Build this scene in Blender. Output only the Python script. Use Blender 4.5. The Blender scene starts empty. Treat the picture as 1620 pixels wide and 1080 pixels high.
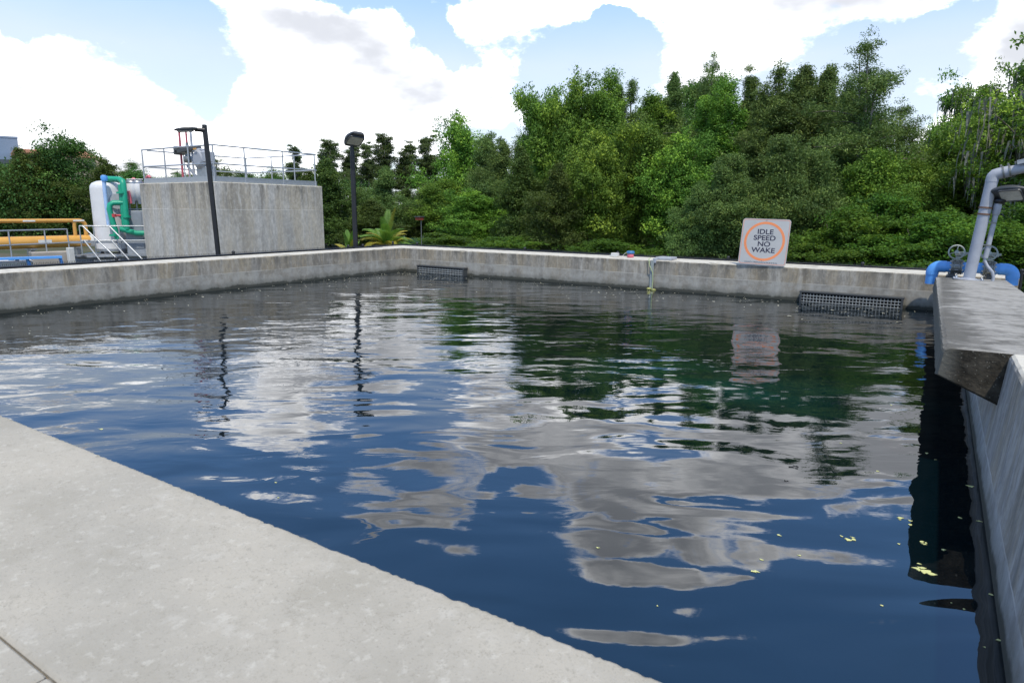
import bpy, math, random
import numpy as np
from mathutils import Vector, Matrix
R = math.radians
scene = bpy.context.scene
# ------------------------------------------------------------------ camera
# axes: X along the far wall of the basin, Y away from the near wall, Z up; water level z = 0
CAMZ = 1.67
F_PX, PITCH, ROLL, YAW = 1038.0, .197, .009, -.570
_f = np.array([math.sin(YAW)*math.cos(PITCH), math.cos(YAW)*math.cos(PITCH), -math.sin(PITCH)])
_r = np.array([math.cos(YAW), -math.sin(YAW), 0.]); _u = np.cross(_r, _f)
_r2 = _r*math.cos(ROLL)+_u*math.sin(ROLL); _u2 = -_r*math.sin(ROLL)+_u*math.cos(ROLL)
cam_data = bpy.data.cameras.new('camera'); cam = bpy.data.objects.new('camera', cam_data)
scene.collection.objects.link(cam)
cam.matrix_world = Matrix([[_r2[0], _u2[0], -_f[0], 0], [_r2[1], _u2[1], -_f[1], 0], [_r2[2], _u2[2], -_f[2], CAMZ], [0, 0, 0, 1]])
cam_data.sensor_width = 36; cam_data.lens = F_PX/1620*36
cam_data.clip_start = .05; cam_data.clip_end = 3000
cam_data.dof.use_dof = True; cam_data.dof.focus_distance = 11; cam_data.dof.aperture_fstop = 8
scene.camera = cam
def ray(x, y):
    return _f+_r2*(x-810)/F_PX+_u2*(540-y)/F_PX
def A(x, y, X=None, Y=None, z=None, d=None):
    """a point of the place: where the sight line through a photo pixel meets a given plane or distance"""
    v = ray(x, y)
    t = (z-CAMZ)/v[2] if z is not None else X/v[0] if X is not None else Y/v[1] if Y is not None else d/math.hypot(v[0], v[1])
    return np.array([v[0]*t, v[1]*t, v[2]*t+CAMZ])
# ------------------------------------------------------------------ light and exposure
SUN_EL, SUN_AZ = 63, 137          # azimuth clockwise from +Y
scene.view_settings.view_transform = 'Standard'; scene.view_settings.look = 'None'
scene.view_settings.exposure = 0.24; scene.view_settings.gamma = 1
scene.cycles.max_bounces = 6; scene.cycles.transparent_max_bounces = 12
sl = bpy.data.lights.new('sun', 'SUN'); sl.energy = 3.1; sl.angle = R(1.2); sl.color = (1, .94, .83)
so = bpy.data.objects.new('sun', sl); scene.collection.objects.link(so); so.location = (0, 0, 30)
sd = Vector((math.sin(R(SUN_AZ))*math.cos(R(SUN_EL)), math.cos(R(SUN_AZ))*math.cos(R(SUN_EL)), math.sin(R(SUN_EL))))
so.rotation_euler = sd.to_track_quat('Z', 'Y').to_euler()
class NT:
    """small helper to write node trees as expressions"""
    def __init__(s, nt): s.nt = nt; s.n = nt.nodes; s.l = nt.links
    def _in(s, sock, v):
        if v is None: return
        if hasattr(v, 'is_output') or isinstance(v, bpy.types.NodeSocket): s.l.new(v, sock)
        else: sock.default_value = v
    def m(s, op, a, b=None, c=None, clamp=False):
        n = s.n.new('ShaderNodeMath'); n.operation = op; n.use_clamp = clamp
        for i, v in enumerate((a, b, c)): s._in(n.inputs[i], v)
        return n.outputs[0]
    def vm(s, op, a, b=None, out=0):
        n = s.n.new('ShaderNodeVectorMath'); n.operation = op
        s._in(n.inputs[0], a); s._in(n.inputs[1], b)
        return n.outputs[out]
    def noise(s, vec, scale=1., detail=4., rough=.5, dist=0., col=False):
        n = s.n.new('ShaderNodeTexNoise'); s._in(n.inputs['Vector'], vec)
        n.inputs['Scale'].default_value = scale; n.inputs['Detail'].default_value = detail
        n.inputs['Roughness'].default_value = rough; n.inputs['Distortion'].default_value = dist
        return n.outputs[1 if col else 0]
    def voro(s, vec, scale, feature='F1'):
        n = s.n.new('ShaderNodeTexVoronoi'); s._in(n.inputs['Vector'], vec); n.feature = feature
        n.inputs['Scale'].default_value = scale; return n.outputs['Distance']
    def mr(s, v, a, b, c=0., d=1., smooth=False):
        n = s.n.new('ShaderNodeMapRange'); s._in(n.inputs[0], v)
        if smooth: n.interpolation_type = 'SMOOTHSTEP'
        for i, x in enumerate((a, b, c, d)): s._in(n.inputs[i+1], x)
        return n.outputs[0]
    def mix(s, f, a, b, mode='MIX'):
        n = s.n.new('ShaderNodeMix'); n.data_type = 'RGBA'; n.blend_type = mode
        s._in(n.inputs[0], f)
        for i, v in ((6, a), (7, b)):
            if isinstance(v, tuple) and len(v) == 3: v = (*v, 1)
            s._in(n.inputs[i], v)
        return n.outputs[2]
    def sep(s, v):
        n = s.n.new('ShaderNodeSeparateXYZ'); s._in(n.inputs[0], v); return n.outputs
    def comb(s, x, y, z):
        n = s.n.new('ShaderNodeCombineXYZ')
        for i, v in enumerate((x, y, z)): s._in(n.inputs[i], v)
        return n.outputs[0]
    def pos(s):
        return s.n.new('ShaderNodeNewGeometry').outputs['Position']
    def bump(s, h, strength=.3, dist=.01):
        n = s.n.new('ShaderNodeBump'); s._in(n.inputs['Height'], h)
        n.inputs['Strength'].default_value = strength; n.inputs['Distance'].default_value = dist
        return n.outputs[0]
# ------------------------------------------------------------------ world: sky and clouds
w = bpy.data.worlds.new('World'); scene.world = w; w.use_nodes = True
N = NT(w.node_tree); N.n.clear()
sky = N.n.new('ShaderNodeTexSky'); sky.sky_type = 'NISHITA'; sky.sun_disc = False
sky.sun_elevation = R(SUN_EL); sky.sun_rotation = R(SUN_AZ); sky.air_density = 1.0; sky.dust_density = .5; sky.ozone_density = 1.6
tc = N.n.new('ShaderNodeTexCoord').outputs['Generated']
nrm = N.vm('NORMALIZE', tc)
sx, sy, sz = N.sep(nrm)
warp = N.noise(nrm, 5.5, 6, .58, col=True)
wx, wy, wz = N.sep(warp)
az = N.m('ADD', N.m('ARCTAN2', sx, sy), N.m('MULTIPLY', N.m('SUBTRACT', wx, .5), .26))
el = N.m('ADD', N.m('ARCSINE', sz), N.m('MULTIPLY', N.m('SUBTRACT', wy, .5), .16))
def azel(x, y, refl=False):
    v = ray(x, y); v = v/np.linalg.norm(v)
    return math.atan2(v[0], v[1]), math.asin(v[2])*(-1 if refl else 1)
# each cloud (+) or blue opening (-): where it stands in the sky, its half widths in radians, its weight
blobs = []
for x, y, rx, ry, a in (                     # seen directly
        (180, 85, 65, 42, 1.1), (55, 110, 120, 42, 1.1), (130, 200, 320, 60, .8), (400, 70, 80, 75, .9), (500, 110, 110, 75, .9), (650, 150, 160, 55, .9), (400, 180, 330, 55, .8),
        (825, 125, 58, 42, .9), (628, 53, 30, 16, .7), (800, 32, 70, 20, .8), (860, 8, 150, 16, .7), (1050, 5, 200, 14, .5), (1130, 90, 110, 42, .9), (1260, 90, 55, 30, .7),
        (1480, 150, 80, 45, .8), (1560, 120, 90, 70, .8), (1520, 75, 70, 22, .7), (1330, 22, 180, 20, .7), (1180, 30, 120, 18, .5), (700, 225, 90, 28, .6), (1150, 200, 300, 60, .4), (215, 12, 50, 12, .5),
        (70, 18, 120, 22, -.9), (250, 60, 60, 45, -.9), (280, 125, 30, 38, -.8), (560, 12, 60, 20, -.8), (690, 55, 45, 30, -.8), (745, 85, 35, 18, -.5), (950, 80, 60, 50, -1.0), (960, 150, 60, 30, -.5),
        (800, 205, 45, 24, -.5), (1370, 110, 75, 36, -.9), (1440, 60, 60, 22, -.6), (1420, 170, 40, 30, -.4), (1010, 60, 30, 30, -.3)):
    p = azel(x, y); blobs.append((p[0], p[1], rx/F_PX, ry/F_PX, a))
for x, y, rx, ry, a in (                     # higher up, seen mirrored in the water
        (1180, 760, 230, 60, .9), (980, 800, 130, 75, .9), (1010, 915, 160, 34, 1.0), (650, 790, 115, 48, .95), (480, 748, 60, 14, .6), (575, 847, 30, 12, .7), (970, 990, 50, 14, .5), (1110, 1075, 80, 18, .6),
        (1190, 840, 60, 36, .5), (830, 720, 180, 45, .8), (1150, 930, 26, 14, .5), (1330, 700, 200, 55, .9), (460, 690, 105, 36, 1.0), (330, 650, 80, 20, .7), (110, 645, 120, 16, .6), (820, 670, 200, 24, .6), (200, 690, 80, 14, .4),
        (250, 730, 150, 40, -.8), (720, 900, 160, 55, -.9), (620, 700, 70, 22, -.5), (1290, 900, 120, 90, -.8), (850, 1000, 400, 50, -.6), (770, 790, 40, 25, -.5), (1050, 872, 90, 14, -.6)):
    p = azel(x, y, True); blobs.append((p[0], p[1], rx/F_PX*.8, ry/F_PX*.9, a))
pos_, neg_ = 0., 0.
for a0, e0, ra, re, amp in blobs:
    dx = N.m('DIVIDE', N.m('SUBTRACT', az, a0), ra); dy = N.m('DIVIDE', N.m('SUBTRACT', el, e0), re)
    g = N.m('EXPONENT', N.m('MULTIPLY', N.m('ADD', N.m('MULTIPLY', dx, dx), N.m('MULTIPLY', dy, dy)), -.9))
    if amp > 0: pos_ = N.m('MULTIPLY_ADD', g, amp, pos_)
    else: neg_ = N.m('MULTIPLY_ADD', g, amp*1.12, neg_)
tot = N.m('ADD', N.m('SUBTRACT', N.m('MINIMUM', pos_, .72), .40), neg_)
pl = N.comb(N.m('MULTIPLY', sx, 1.), N.m('MULTIPLY', sy, 1.), N.m('MULTIPLY', sz, 2.2))
n1 = N.m('ADD', N.noise(pl, 4.5, 14, .64), N.m('MULTIPLY', N.m('SUBTRACT', N.noise(N.vm('ADD', pl, (5., 2., 1.)), 17, 8, .6), .5), .32))
high = N.mr(sz, .55, .85, 0, .25)
dens = N.m('SUBTRACT', N.m('ADD', tot, N.m('MULTIPLY', N.m('SUBTRACT', n1, .49), 2.0)), high)
dens = N.m('ADD', dens, N.mr(sz, .25, .33, 0, .13))
over = N.mr(sz, .68, .90, 0, .85, True)  # unseen pale cloud cover overhead, added to neutralise the blue sky light
wisp = N.m('MULTIPLY', N.m('SUBTRACT', N.noise(N.vm('ADD', pl, (9., 4., 2.)), 34, 8, .68), .5), .34)
mask = N.mr(N.m('ADD', dens, wisp), -.26, .26, 0, 1, True)
veil = N.m('MULTIPLY', N.mr(sz, .10, .42, .72, .42, True), N.mr(N.noise(pl, 2.2, 6, .6), .2, .7, .75, 1.1))
mask = N.m('MAXIMUM', N.m('MAXIMUM', mask, veil), over)
n2 = N.noise(N.vm('ADD', pl, (.0, .0, .045)), 4.5, 5, .55)
shade = N.m('ADD', N.m('MULTIPLY', N.m('SUBTRACT', n2, n1), 2.2), N.mr(dens, .05, .75, 0, .8))
shade = N.mr(N.m('ADD', shade, N.m('MULTIPLY', N.m('SUBTRACT', N.noise(pl, 2.6, 4, .5), .5), 1.6)) , -.35, .70, 0, 1, True)
ccol = N.mix(shade, (2.9, 2.9, 2.92), (.68, .70, .755))
ccol = N.mix(N.mr(N.m('ADD', dens, wisp), -.10, .30, 0, 1, True), N.mix(N.mr(sz, .20, .36), (.80, .88, 1.01), (.22, .66, 1.62)), ccol)
ccol = N.mix(N.mr(sz, .62, .80), ccol, (.44, .42, .39))
bg1 = N.n.new('ShaderNodeBackground'); N.l.new(sky.outputs[0], bg1.inputs[0]); bg1.inputs[1].default_value = .15
bg2 = N.n.new('ShaderNodeBackground'); N.l.new(ccol, bg2.inputs[0]); bg2.inputs[1].default_value = 1.0
mx = N.n.new('ShaderNodeMixShader'); N.l.new(N.m('MULTIPLY', mask, .97), mx.inputs[0])
N.l.new(bg1.outputs[0], mx.inputs[1]); N.l.new(bg2.outputs[0], mx.inputs[2])
wo = N.n.new('ShaderNodeOutputWorld'); N.l.new(mx.outputs[0], wo.inputs[0])
w.cycles.sampling_method = 'MANUAL'; w.cycles.sample_map_resolution = 1024
# ------------------------------------------------------------------ helpers
COL = scene.collection
def tag(o, label=None, cat=None, group=None, kind=None):
    if cat and not kind: kind = 'thing'
    for k, v in (('label', label), ('category', cat), ('group', group), ('kind', kind)):
        if v: o[k] = v
    return o
def empty(name, loc, label=None, cat=None, group=None, rz=0):
    o = bpy.data.objects.new(name, None); COL.objects.link(o); o.location = [float(v) for v in loc]; o.rotation_euler = (0, 0, rz)
    o.empty_display_size = .2
    return tag(o, label, cat, group)
class MB:
    """collects shapes; build() links them as one mesh object"""
    def __init__(s): s.v = []; s.f = []; s.sm = []
    def add(s, vs, fs, smooth=False):
        b = len(s.v); s.v += [tuple(float(c) for c in v) for v in vs]
        s.f += [tuple(i+b for i in f) for f in fs]; s.sm += [smooth]*len(fs); return s
    def box(s, c, size, rot=None, bev=0.):
        hx, hy, hz = [k/2 for k in size]; M = rot if rot is not None else Matrix.Identity(3)
        c = Vector([float(k) for k in c])
        if bev <= 0:
            vs = [c+M@Vector((x*hx, y*hy, z*hz)) for x in (-1, 1) for y in (-1, 1) for z in (-1, 1)]
            fs = [(0, 1, 3, 2), (4, 6, 7, 5), (0, 4, 5, 1), (2, 3, 7, 6), (0, 2, 6, 4), (1, 5, 7, 3)]
            return s.add(vs, fs)
        b = min(bev, hx*.9, hy*.9, hz*.9)
        vs = []; idx = {}
        for x in (-1, 1):
            for y in (-1, 1):
                for z in (-1, 1):
                    for k, off in enumerate(((b, 0, 0), (0, b, 0), (0, 0, b))):
                        # vertex lying on face k: moved inward in the two other axes
                        q = [x*hx, y*hy, z*hz]; sg = (x, y, z)
                        for j in range(3):
                            if j != k: q[j] -= sg[j]*b
                        idx[(x, y, z, k)] = len(vs); vs.append(c+M@Vector(q))
        fs = []
        for k in range(3):
            for sg in (-1, 1):
                a, bb = [j for j in range(3) if j != k]; loop = []
                for pa, pb in ((-1, -1), (1, -1), (1, 1), (-1, 1)):
                    t = [0, 0, 0]; t[k] = sg; t[a] = pa; t[bb] = pb; loop.append(idx[(*t, k)])
                fs.append(tuple(loop))
        for k in range(3):      # edges along axis k
            a, bb = [j for j in range(3) if j != k]
            for pa in (-1, 1):
                for pb in (-1, 1):
                    t0 = [0, 0, 0]; t0[k] = -1; t0[a] = pa; t0[bb] = pb; t1 = list(t0); t1[k] = 1
                    fs.append((idx[(*t0, a)], idx[(*t1, a)], idx[(*t1, bb)], idx[(*t0, bb)]))
        for x in (-1, 1):
            for y in (-1, 1):
                for z in (-1, 1): fs.append(tuple(idx[(x, y, z, k)] for k in range(3)))
        return s.add(vs, fs)
    def tube(s, pts, r, n=10, cap=True, smooth=True):
        pts = [Vector([float(k) for k in p]) for p in pts]; rr = r if hasattr(r, '__len__') else [r]*len(pts)
        vs = []; up = None
        for i, p in enumerate(pts):
            t = (pts[min(i+1, len(pts)-1)]-pts[max(i-1, 0)]).normalized()
            if up is None: up = Vector((0, 0, 1)) if abs(t.z) < .9 else Vector((1, 0, 0))
            a = t.cross(up).normalized(); b = a.cross(t).normalized(); up = b
            for k in range(n):
                an = 2*math.pi*k/n; vs.append(p+(a*math.cos(an)+b*math.sin(an))*rr[i])
        fs = [(i*n+k, i*n+(k+1) % n, (i+1)*n+(k+1) % n, (i+1)*n+k) for i in range(len(pts)-1) for k in range(n)]
        s.add(vs, fs, smooth)
        if cap:
            m = len(pts)-1
            s.add([vs[k] for k in range(n)], [tuple(range(n))]); s.add([vs[m*n+k] for k in range(n)], [tuple(range(n))])
        return s
    def lathe(s, prof, c=(0, 0, 0), n=24, M=None, smooth=True):
        M = M or Matrix.Identity(3); c = Vector([float(k) for k in c]); vs = []
        for r_, z in prof:
            for k in range(n):
                an = 2*math.pi*k/n; vs.append(c+M@Vector((r_*math.cos(an), r_*math.sin(an), z)))
        fs = [(i*n+k, i*n+(k+1) % n, (i+1)*n+(k+1) % n, (i+1)*n+k) for i in range(len(prof)-1) for k in range(n)]
        s.add(vs, fs, smooth)
        m = len(prof)-1
        s.add([vs[k] for k in range(n)], [tuple(range(n))]); s.add([vs[m*n+k] for k in range(n)], [tuple(range(n))])
        return s
    def prism(s, poly, M, t):
        """polygon (x, y) pushed along local z by t; M is a 4x4"""
        n = len(poly); vs = [M@Vector((x, y, 0)) for x, y in poly]+[M@Vector((x, y, t)) for x, y in poly]
        fs = [tuple(range(n)), tuple(range(2*n-1, n-1, -1))]+[(i, (i+1) % n, n+(i+1) % n, n+i) for i in range(n)]
        return s.add(vs, fs)
    def build(s, name, mat, parent=None, label=None, cat=None, group=None, kind=None, world=True):
        me = bpy.data.meshes.new(name); me.from_pydata(s.v, [], s.f); me.polygons.foreach_set('use_smooth', s.sm)
        me.validate(); me.update()
        me.materials.append(mat); o = bpy.data.objects.new(name, me); COL.objects.link(o)
        if parent is not None:
            o.parent = parent
            if world:
                p = parent; loc = Vector((0, 0, 0))
                while p is not None: loc += p.location; p = p.parent
                me.transform(Matrix.Translation(-loc))
        return tag(o, label, cat, group, kind)
def rotx(axis, ang): return Matrix.Rotation(ang, 3, axis)
def arc(c, a, b, r, a0, a1, n=8):
    """points of an arc about c in the plane of unit vectors a, b"""
    c, a, b = Vector(c), Vector(a), Vector(b)
    return [c+a*r*math.cos(a0+(a1-a0)*i/n)+b*r*math.sin(a0+(a1-a0)*i/n) for i in range(n+1)]
# ------------------------------------------------------------------ materials
def new_mat(name):
    m = bpy.data.materials.new(name); m.use_nodes = True
    n = NT(m.node_tree); b = n.n['Principled BSDF']
    return m, n, b
def paint(name, col, rough=.5, metal=0., var=.12, scale=6., bump=.0, dirt=.15, coat=0.):
    m, n, b = new_mat(name); p = n.pos()
    f = n.noise(p, scale, 6, .6); f2 = n.noise(p, scale*5, 4, .6)
    dark = tuple(c*(1-dirt*2) for c in col)
    c = n.mix(n.mr(f, .35, .75, 0, 1), tuple(min(1, c*(1+var)) for c in col), tuple(c*(1-var) for c in col))
    c = n.mix(n.m('MULTIPLY', n.mr(f2, .5, .75, 0, 1, True), dirt*2), c, dark)
    n.l.new(c, b.inputs['Base Color']); b.inputs['Metallic'].default_value = metal
    n.l.new(n.mr(f2, .3, .7, max(rough-.1, .02), min(rough+.12, 1)), b.inputs['Roughness'])
    if bump: n.l.new(n.bump(f2, bump, .004), b.inputs['Normal'])
    return m
def wall_concrete(name, base, zline, ztop, wet=True, grime=1., warmth=1.):
    """board-marked cast concrete: vertical run marks, blotches, a pour line, bright clean top, algae band at the water"""
    m, n, b = new_mat(name); p = n.pos(); x, y, z = n.sep(p)
    g = n.n.new('ShaderNodeNewGeometry').outputs['Normal']; nz = n.sep(g)[2]
    top = n.mr(nz, .5, .8)
    streakv = n.vm('MULTIPLY', n.vm('ADD', p, n.vm('MULTIPLY', n.noise(p, 2.5, 3, .5, col=True), (.12, .12, .12))), (1., 1., .12))
    s1 = n.noise(streakv, 4.2, 8, .70); s2 = n.noise(streakv, 15., 6, .68); bl = n.noise(p, 1.1, 6, .62); fine = n.noise(p, 26, 5, .65)
    mid = n.noise(p, 5., 6, .65)
    c = n.mix(n.mr(bl, .35, .68, 0, 1, True), tuple(k*1.12 for k in base), tuple(k*.78 for k in base))
    warm = n.mr(n.noise(streakv, 2.6, 6, .68), .38, .62, 0, .8*warmth, True)
    c = n.mix(warm, c, (base[0]*.92, base[1]*.80, base[2]*.60))
    lo = n.mr(n.m('ADD', z, n.m('MULTIPLY', n.m('SUBTRACT', mid, .5), .02)), zline-.012, zline+.012)      # 0 below the pour line
    # dark runs from the top
    fall = n.mr(z, zline-.25*(ztop-zline), ztop, .25, 1.)
    runs = n.m('MULTIPLY', n.mr(s1, .47, .64, 0, 1, True), fall)
    runs2 = n.m('MULTIPLY', n.mr(s2, .50, .64, 0, 1, True), fall)
    big_ = n.mr(n.noise(n.vm('ADD', n.vm('MULTIPLY', streakv, (1., 1., .6)), (11., 2., 0.)), 1.9, 7, .66), .50, .62, 0, .55, True)
    c = n.mix(n.m('MULTIPLY', big_, grime), c, tuple(k*.42 for k in base))
    c = n.mix(n.m('MULTIPLY', runs, min(.9, .85*grime)), c, (.085, .08, .068)); c = n.mix(n.m('MULTIPLY', runs2, .5*grime), c, (.13, .125, .11))
    sp2 = n.noise(n.vm('MULTIPLY', p, (1., 1., .6)), 13, 8, .74)
    c = n.mix(n.mr(sp2, .47, .60, 0, .5, True), c, tuple(k*.60 for k in base))
    c = n.mix(n.mr(sp2, .50, .38, 0, .35, True), c, tuple(k*1.25 for k in base))
    soot = n.m('MULTIPLY', n.mr(n.noise(n.vm('MULTIPLY', p, (1., 1., .5)), 2.4, 8, .7), .50, .64, 0, 1, True), n.mr(z, ztop-.45*(ztop-zline), ztop, 0, .75, True))
    c = n.mix(n.m('MULTIPLY', soot, grime), c, (.10, .095, .08))
    # pale lime runs
    c = n.mix(n.m('MULTIPLY', n.mr(n.noise(n.vm('ADD', streakv, (7, 3, 1)), 4.5, 5, .6), .58, .7, 0, 1, True), .55), c, tuple(k*1.45 for k in base))
    # below the pour line: greyer, mottled
    lowc = n.mix(n.mr(mid, .4, .66, 0, 1, True), tuple(k*1.12 for k in (base[0]*.95, base[1], base[2]*1.05)), tuple(k*.62 for k in base))
    c = n.mix(lo, n.mix(.6 if wet else .15, c, lowc), c)
    ln = n.m('MULTIPLY', n.m('COMPARE', n.m('ADD', z, n.m('MULTIPLY', n.m('SUBTRACT', mid, .5), .03)), zline, .006), n.mr(n.noise(p, 2.3, 2, .5), .35, .55))
    c = n.mix(n.m('MULTIPLY', ln, .7), c, tuple(k*1.5 for k in base))
    c = n.mix(n.m('MULTIPLY', n.mr(fine, .62, .78, 0, 1, True), .45), c, (.07, .07, .06))
    if wet:
        h = n.m('ADD', z, n.m('MULTIPLY', n.m('SUBTRACT', n.noise(p, 3.5, 7, .7), .5), .17))
        c = n.mix(n.mr(h, .035, .085, .94, 0, True), c, (.017, .017, .013))
        c = n.mix(n.mr(h, .07, .20, .45, 0, True), c, (.10, .105, .085))
    # the top, by its normal: paler, less stained
    tn = n.noise(p, 9, 6, .65)
    tc_ = n.mix(n.mr(tn, .4, .72, 0, 1, True), (.58, .555, .485), (.42, .395, .34))
    tc_ = n.mix(n.mr(n.noise(p, 2.2, 5, .6), .56, .72, 0, .55, True), tc_, (.24, .23, .21))
    c = n.mix(top, c, tc_)
    n.l.new(c, b.inputs['Base Color']); b.inputs['Roughness'].default_value = .88
    b.inputs['Specular IOR Level'].default_value = .25
    pits = n.mr(n.voro(p, 38), .0, .16, -.8, 0, True)
    hgt = n.m('ADD', n.m('MULTIPLY', fine, .5), n.m('ADD', n.m('MULTIPLY', mid, 1.2), pits))
    n.l.new(n.bump(hgt, .55, .008), b.inputs['Normal'])
    return m
def deck_concrete():
    m, n, b = new_mat('pale_trowelled_concrete'); p = n.pos()
    big = n.noise(p, 1.6, 5, .6); mid = n.noise(p, 9, 6, .65); pv = n.noise(p, 34, 5, .7); sp = n.noise(p, 160, 3, .7); crumbs = n.voro(p, 95)
    c = n.mix(n.mr(big, .35, .7, 0, 1, True), (.42, .39, .33), (.345, .325, .28))
    c = n.mix(n.mr(mid, .54, .70, 0, .35, True), c, (.52, .50, .45))
    c = n.mix(n.mr(n.noise(p, 3.2, 7, .7), .52, .68, 0, .5, True), c, (.33, .305, .25))
    c = n.mix(n.mr(pv, .55, .66, 0, .35, True), c, (.56, .54, .48))
    c = n.mix(n.mr(n.noise(p, 55, 6, .72), .55, .66, 0, .6, True), c, (.30, .28, .235))
    c = n.mix(n.mr(n.noise(p, 21, 6, .72), .58, .68, 0, .4, True), c, (.32, .30, .25))
    c = n.mix(n.mr(sp, .58, .70, 0, .6, True), c, (.22, .205, .175))
    c = n.mix(n.mr(n.voro(n.vm('ADD', p, n.noise(p, 30, 3, .6, col=True)), 23), .0, .12, .45, 0, True), c, (.60, .58, .52))
    c = n.mix(n.mr(n.voro(n.vm('ADD', n.vm('MULTIPLY', p, (1., 1.5, 1.)), n.noise(p, 50, 3, .6, col=True)), 40), .05, .16, .5, 0, True), c, (.60, .585, .53))
    c = n.mix(n.mr(n.voro(n.vm('ADD', p, (4., 2., 0.)), 12), .0, .05, .6, 0, True), c, (.24, .22, .175))
    c = n.mix(n.mr(n.voro(p, 140), .0, .16, .55, 0, True), c, (.20, .185, .15))
    cr = n.m('ABSOLUTE', n.m('SUBTRACT', n.noise(n.vm('ADD', p, (3., 1., 0.)), 1.7, 8, .62), .5))
    c = n.mix(n.mr(cr, .0, .0022, .45, 0, True), c, (.22, .20, .16))
    # wear along the water edge (y near 1.05)
    yy = n.sep(p)[1]; e = n.m('MULTIPLY', n.mr(yy, .99, 1.045, 0, 1, True), n.mr(mid, .42, .6))
    c = n.mix(n.m('MULTIPLY', e, .5), c, (.30, .275, .21))
    n.l.new(c, b.inputs['Base Color']); b.inputs['Roughness'].default_value = .9; b.inputs['Specular IOR Level'].default_value = .25
    hgt = n.m('ADD', n.m('MULTIPLY', sp, .8), n.m('ADD', n.m('MULTIPLY', pv, .9), n.mr(crumbs, 0, .12, -.9, 0, True)))
    n.l.new(n.bump(hgt, .5, .003), b.inputs['Normal'])
    return m
def slab_concrete():
    m, n, b = new_mat('stained_slab_concrete'); p = n.pos()
    g = n.n.new('ShaderNodeNewGeometry').outputs['Normal']; gx, gy, gz = n.sep(g); top = n.mr(gz, .5, .8)
    band = n.noise(n.vm('MULTIPLY', p, (.9, 1.25, 1.)), 1.8, 8, .70, .4); fine = n.noise(p, 45, 5, .7); mid = n.noise(p, 8, 6, .65)
    x = n.sep(p)[0]
    edge = n.mr(x, .10, .45, .22, .0, True)
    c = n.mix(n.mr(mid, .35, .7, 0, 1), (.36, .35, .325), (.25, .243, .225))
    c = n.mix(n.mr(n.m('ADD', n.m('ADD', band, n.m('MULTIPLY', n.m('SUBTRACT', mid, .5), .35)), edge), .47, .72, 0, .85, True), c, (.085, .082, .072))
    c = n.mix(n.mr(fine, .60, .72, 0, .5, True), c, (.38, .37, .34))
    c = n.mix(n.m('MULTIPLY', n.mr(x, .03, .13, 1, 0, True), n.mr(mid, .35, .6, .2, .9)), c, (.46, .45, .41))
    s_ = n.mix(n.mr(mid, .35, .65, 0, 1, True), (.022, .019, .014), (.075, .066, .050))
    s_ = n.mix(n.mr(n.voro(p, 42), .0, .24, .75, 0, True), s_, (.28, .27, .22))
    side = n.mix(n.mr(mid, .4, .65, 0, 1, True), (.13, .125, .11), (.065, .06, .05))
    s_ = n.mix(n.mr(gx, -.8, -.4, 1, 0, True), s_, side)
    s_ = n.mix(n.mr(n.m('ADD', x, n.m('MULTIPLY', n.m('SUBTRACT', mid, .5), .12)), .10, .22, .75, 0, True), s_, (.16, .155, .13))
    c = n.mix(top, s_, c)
    n.l.new(c, b.inputs['Base Color']); b.inputs['Roughness'].default_value = .92; b.inputs['Specular IOR Level'].default_value = .2
    n.l.new(n.bump(n.m('ADD', fine, n.m('MULTIPLY', mid, .8)), .8, .009), b.inputs['Normal'])
    return m
CONC_FAR = wall_concrete('basin_wall_concrete', (.37, .345, .295), .335, .64)
CONC_RIGHT = wall_concrete('side_wall_concrete', (.38, .375, .36), .2, .83, grime=1.05)
CONC_TANK = wall_concrete('tank_concrete', (.50, .48, .44), 1.62, 2.4, wet=False, grime=.85, warmth=.8)
DECK = deck_concrete(); SLAB = slab_concrete()
BLACK = paint('black_powder_coat', (.012, .013, .016), .42, var=.2, dirt=.1)
DGREY = paint('dark_grey_cast_metal', (.055, .06, .062), .45, var=.1)
GALV = paint('galvanised_steel', (.36, .38, .40), .42, .75, .12, 14, dirt=.08)
GREYP = paint('grey_pipe_coating', (.34, .36, .40), .5, 0, .1, 8, dirt=.12)
ALU = paint('aluminium_rail', (.42, .44, .46), .42, .6, .06, 10, dirt=.08)
BLUE = paint('blue_pipe_paint', (.10, .33, .74), .38, 0, .08, 5, dirt=.06)
YEL = paint('ochre_pipe_paint', (.62, .33, .075), .45, 0, .08, 3, dirt=.08)
GREEN = paint('green_pipe_paint', (.01, .32, .19), .42, 0, .08, 5, dirt=.05)
WHITE = paint('white_tank_gelcoat', (.66, .66, .66), .4, 0, .05, 3, dirt=.06)
WHITEP = paint('off_white_plastic', (.60, .60, .57), .5, 0, .06, 5, dirt=.1)
RED = paint('red_paint', (.50, .06, .07), .45, dirt=.05)
PINK = paint('faded_red_plastic', (.60, .14, .17), .45, dirt=.05)
LBLUE = paint('blue_cap_plastic', (.04, .17, .36), .4, dirt=.05)
PALEBLUE = paint('pale_blue_grey_pvc', (.30, .33, .32), .5, dirt=.1)
LENS = paint('frosted_lens', (.42, .43, .41), .25, dirt=.1)
LABELW = paint('white_label', (.74, .74, .70), .5, dirt=.05)
SHADE_SCRAP_BLACK = paint('shade_and_scrap_black', (.010, .010, .009), .9)
RUST = paint('brown_rust', (.16, .085, .05), .7, dirt=.1)
GUN = paint('gunmetal_valve', (.20, .21, .20), .4, .6, .15, 20, dirt=.15)
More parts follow.
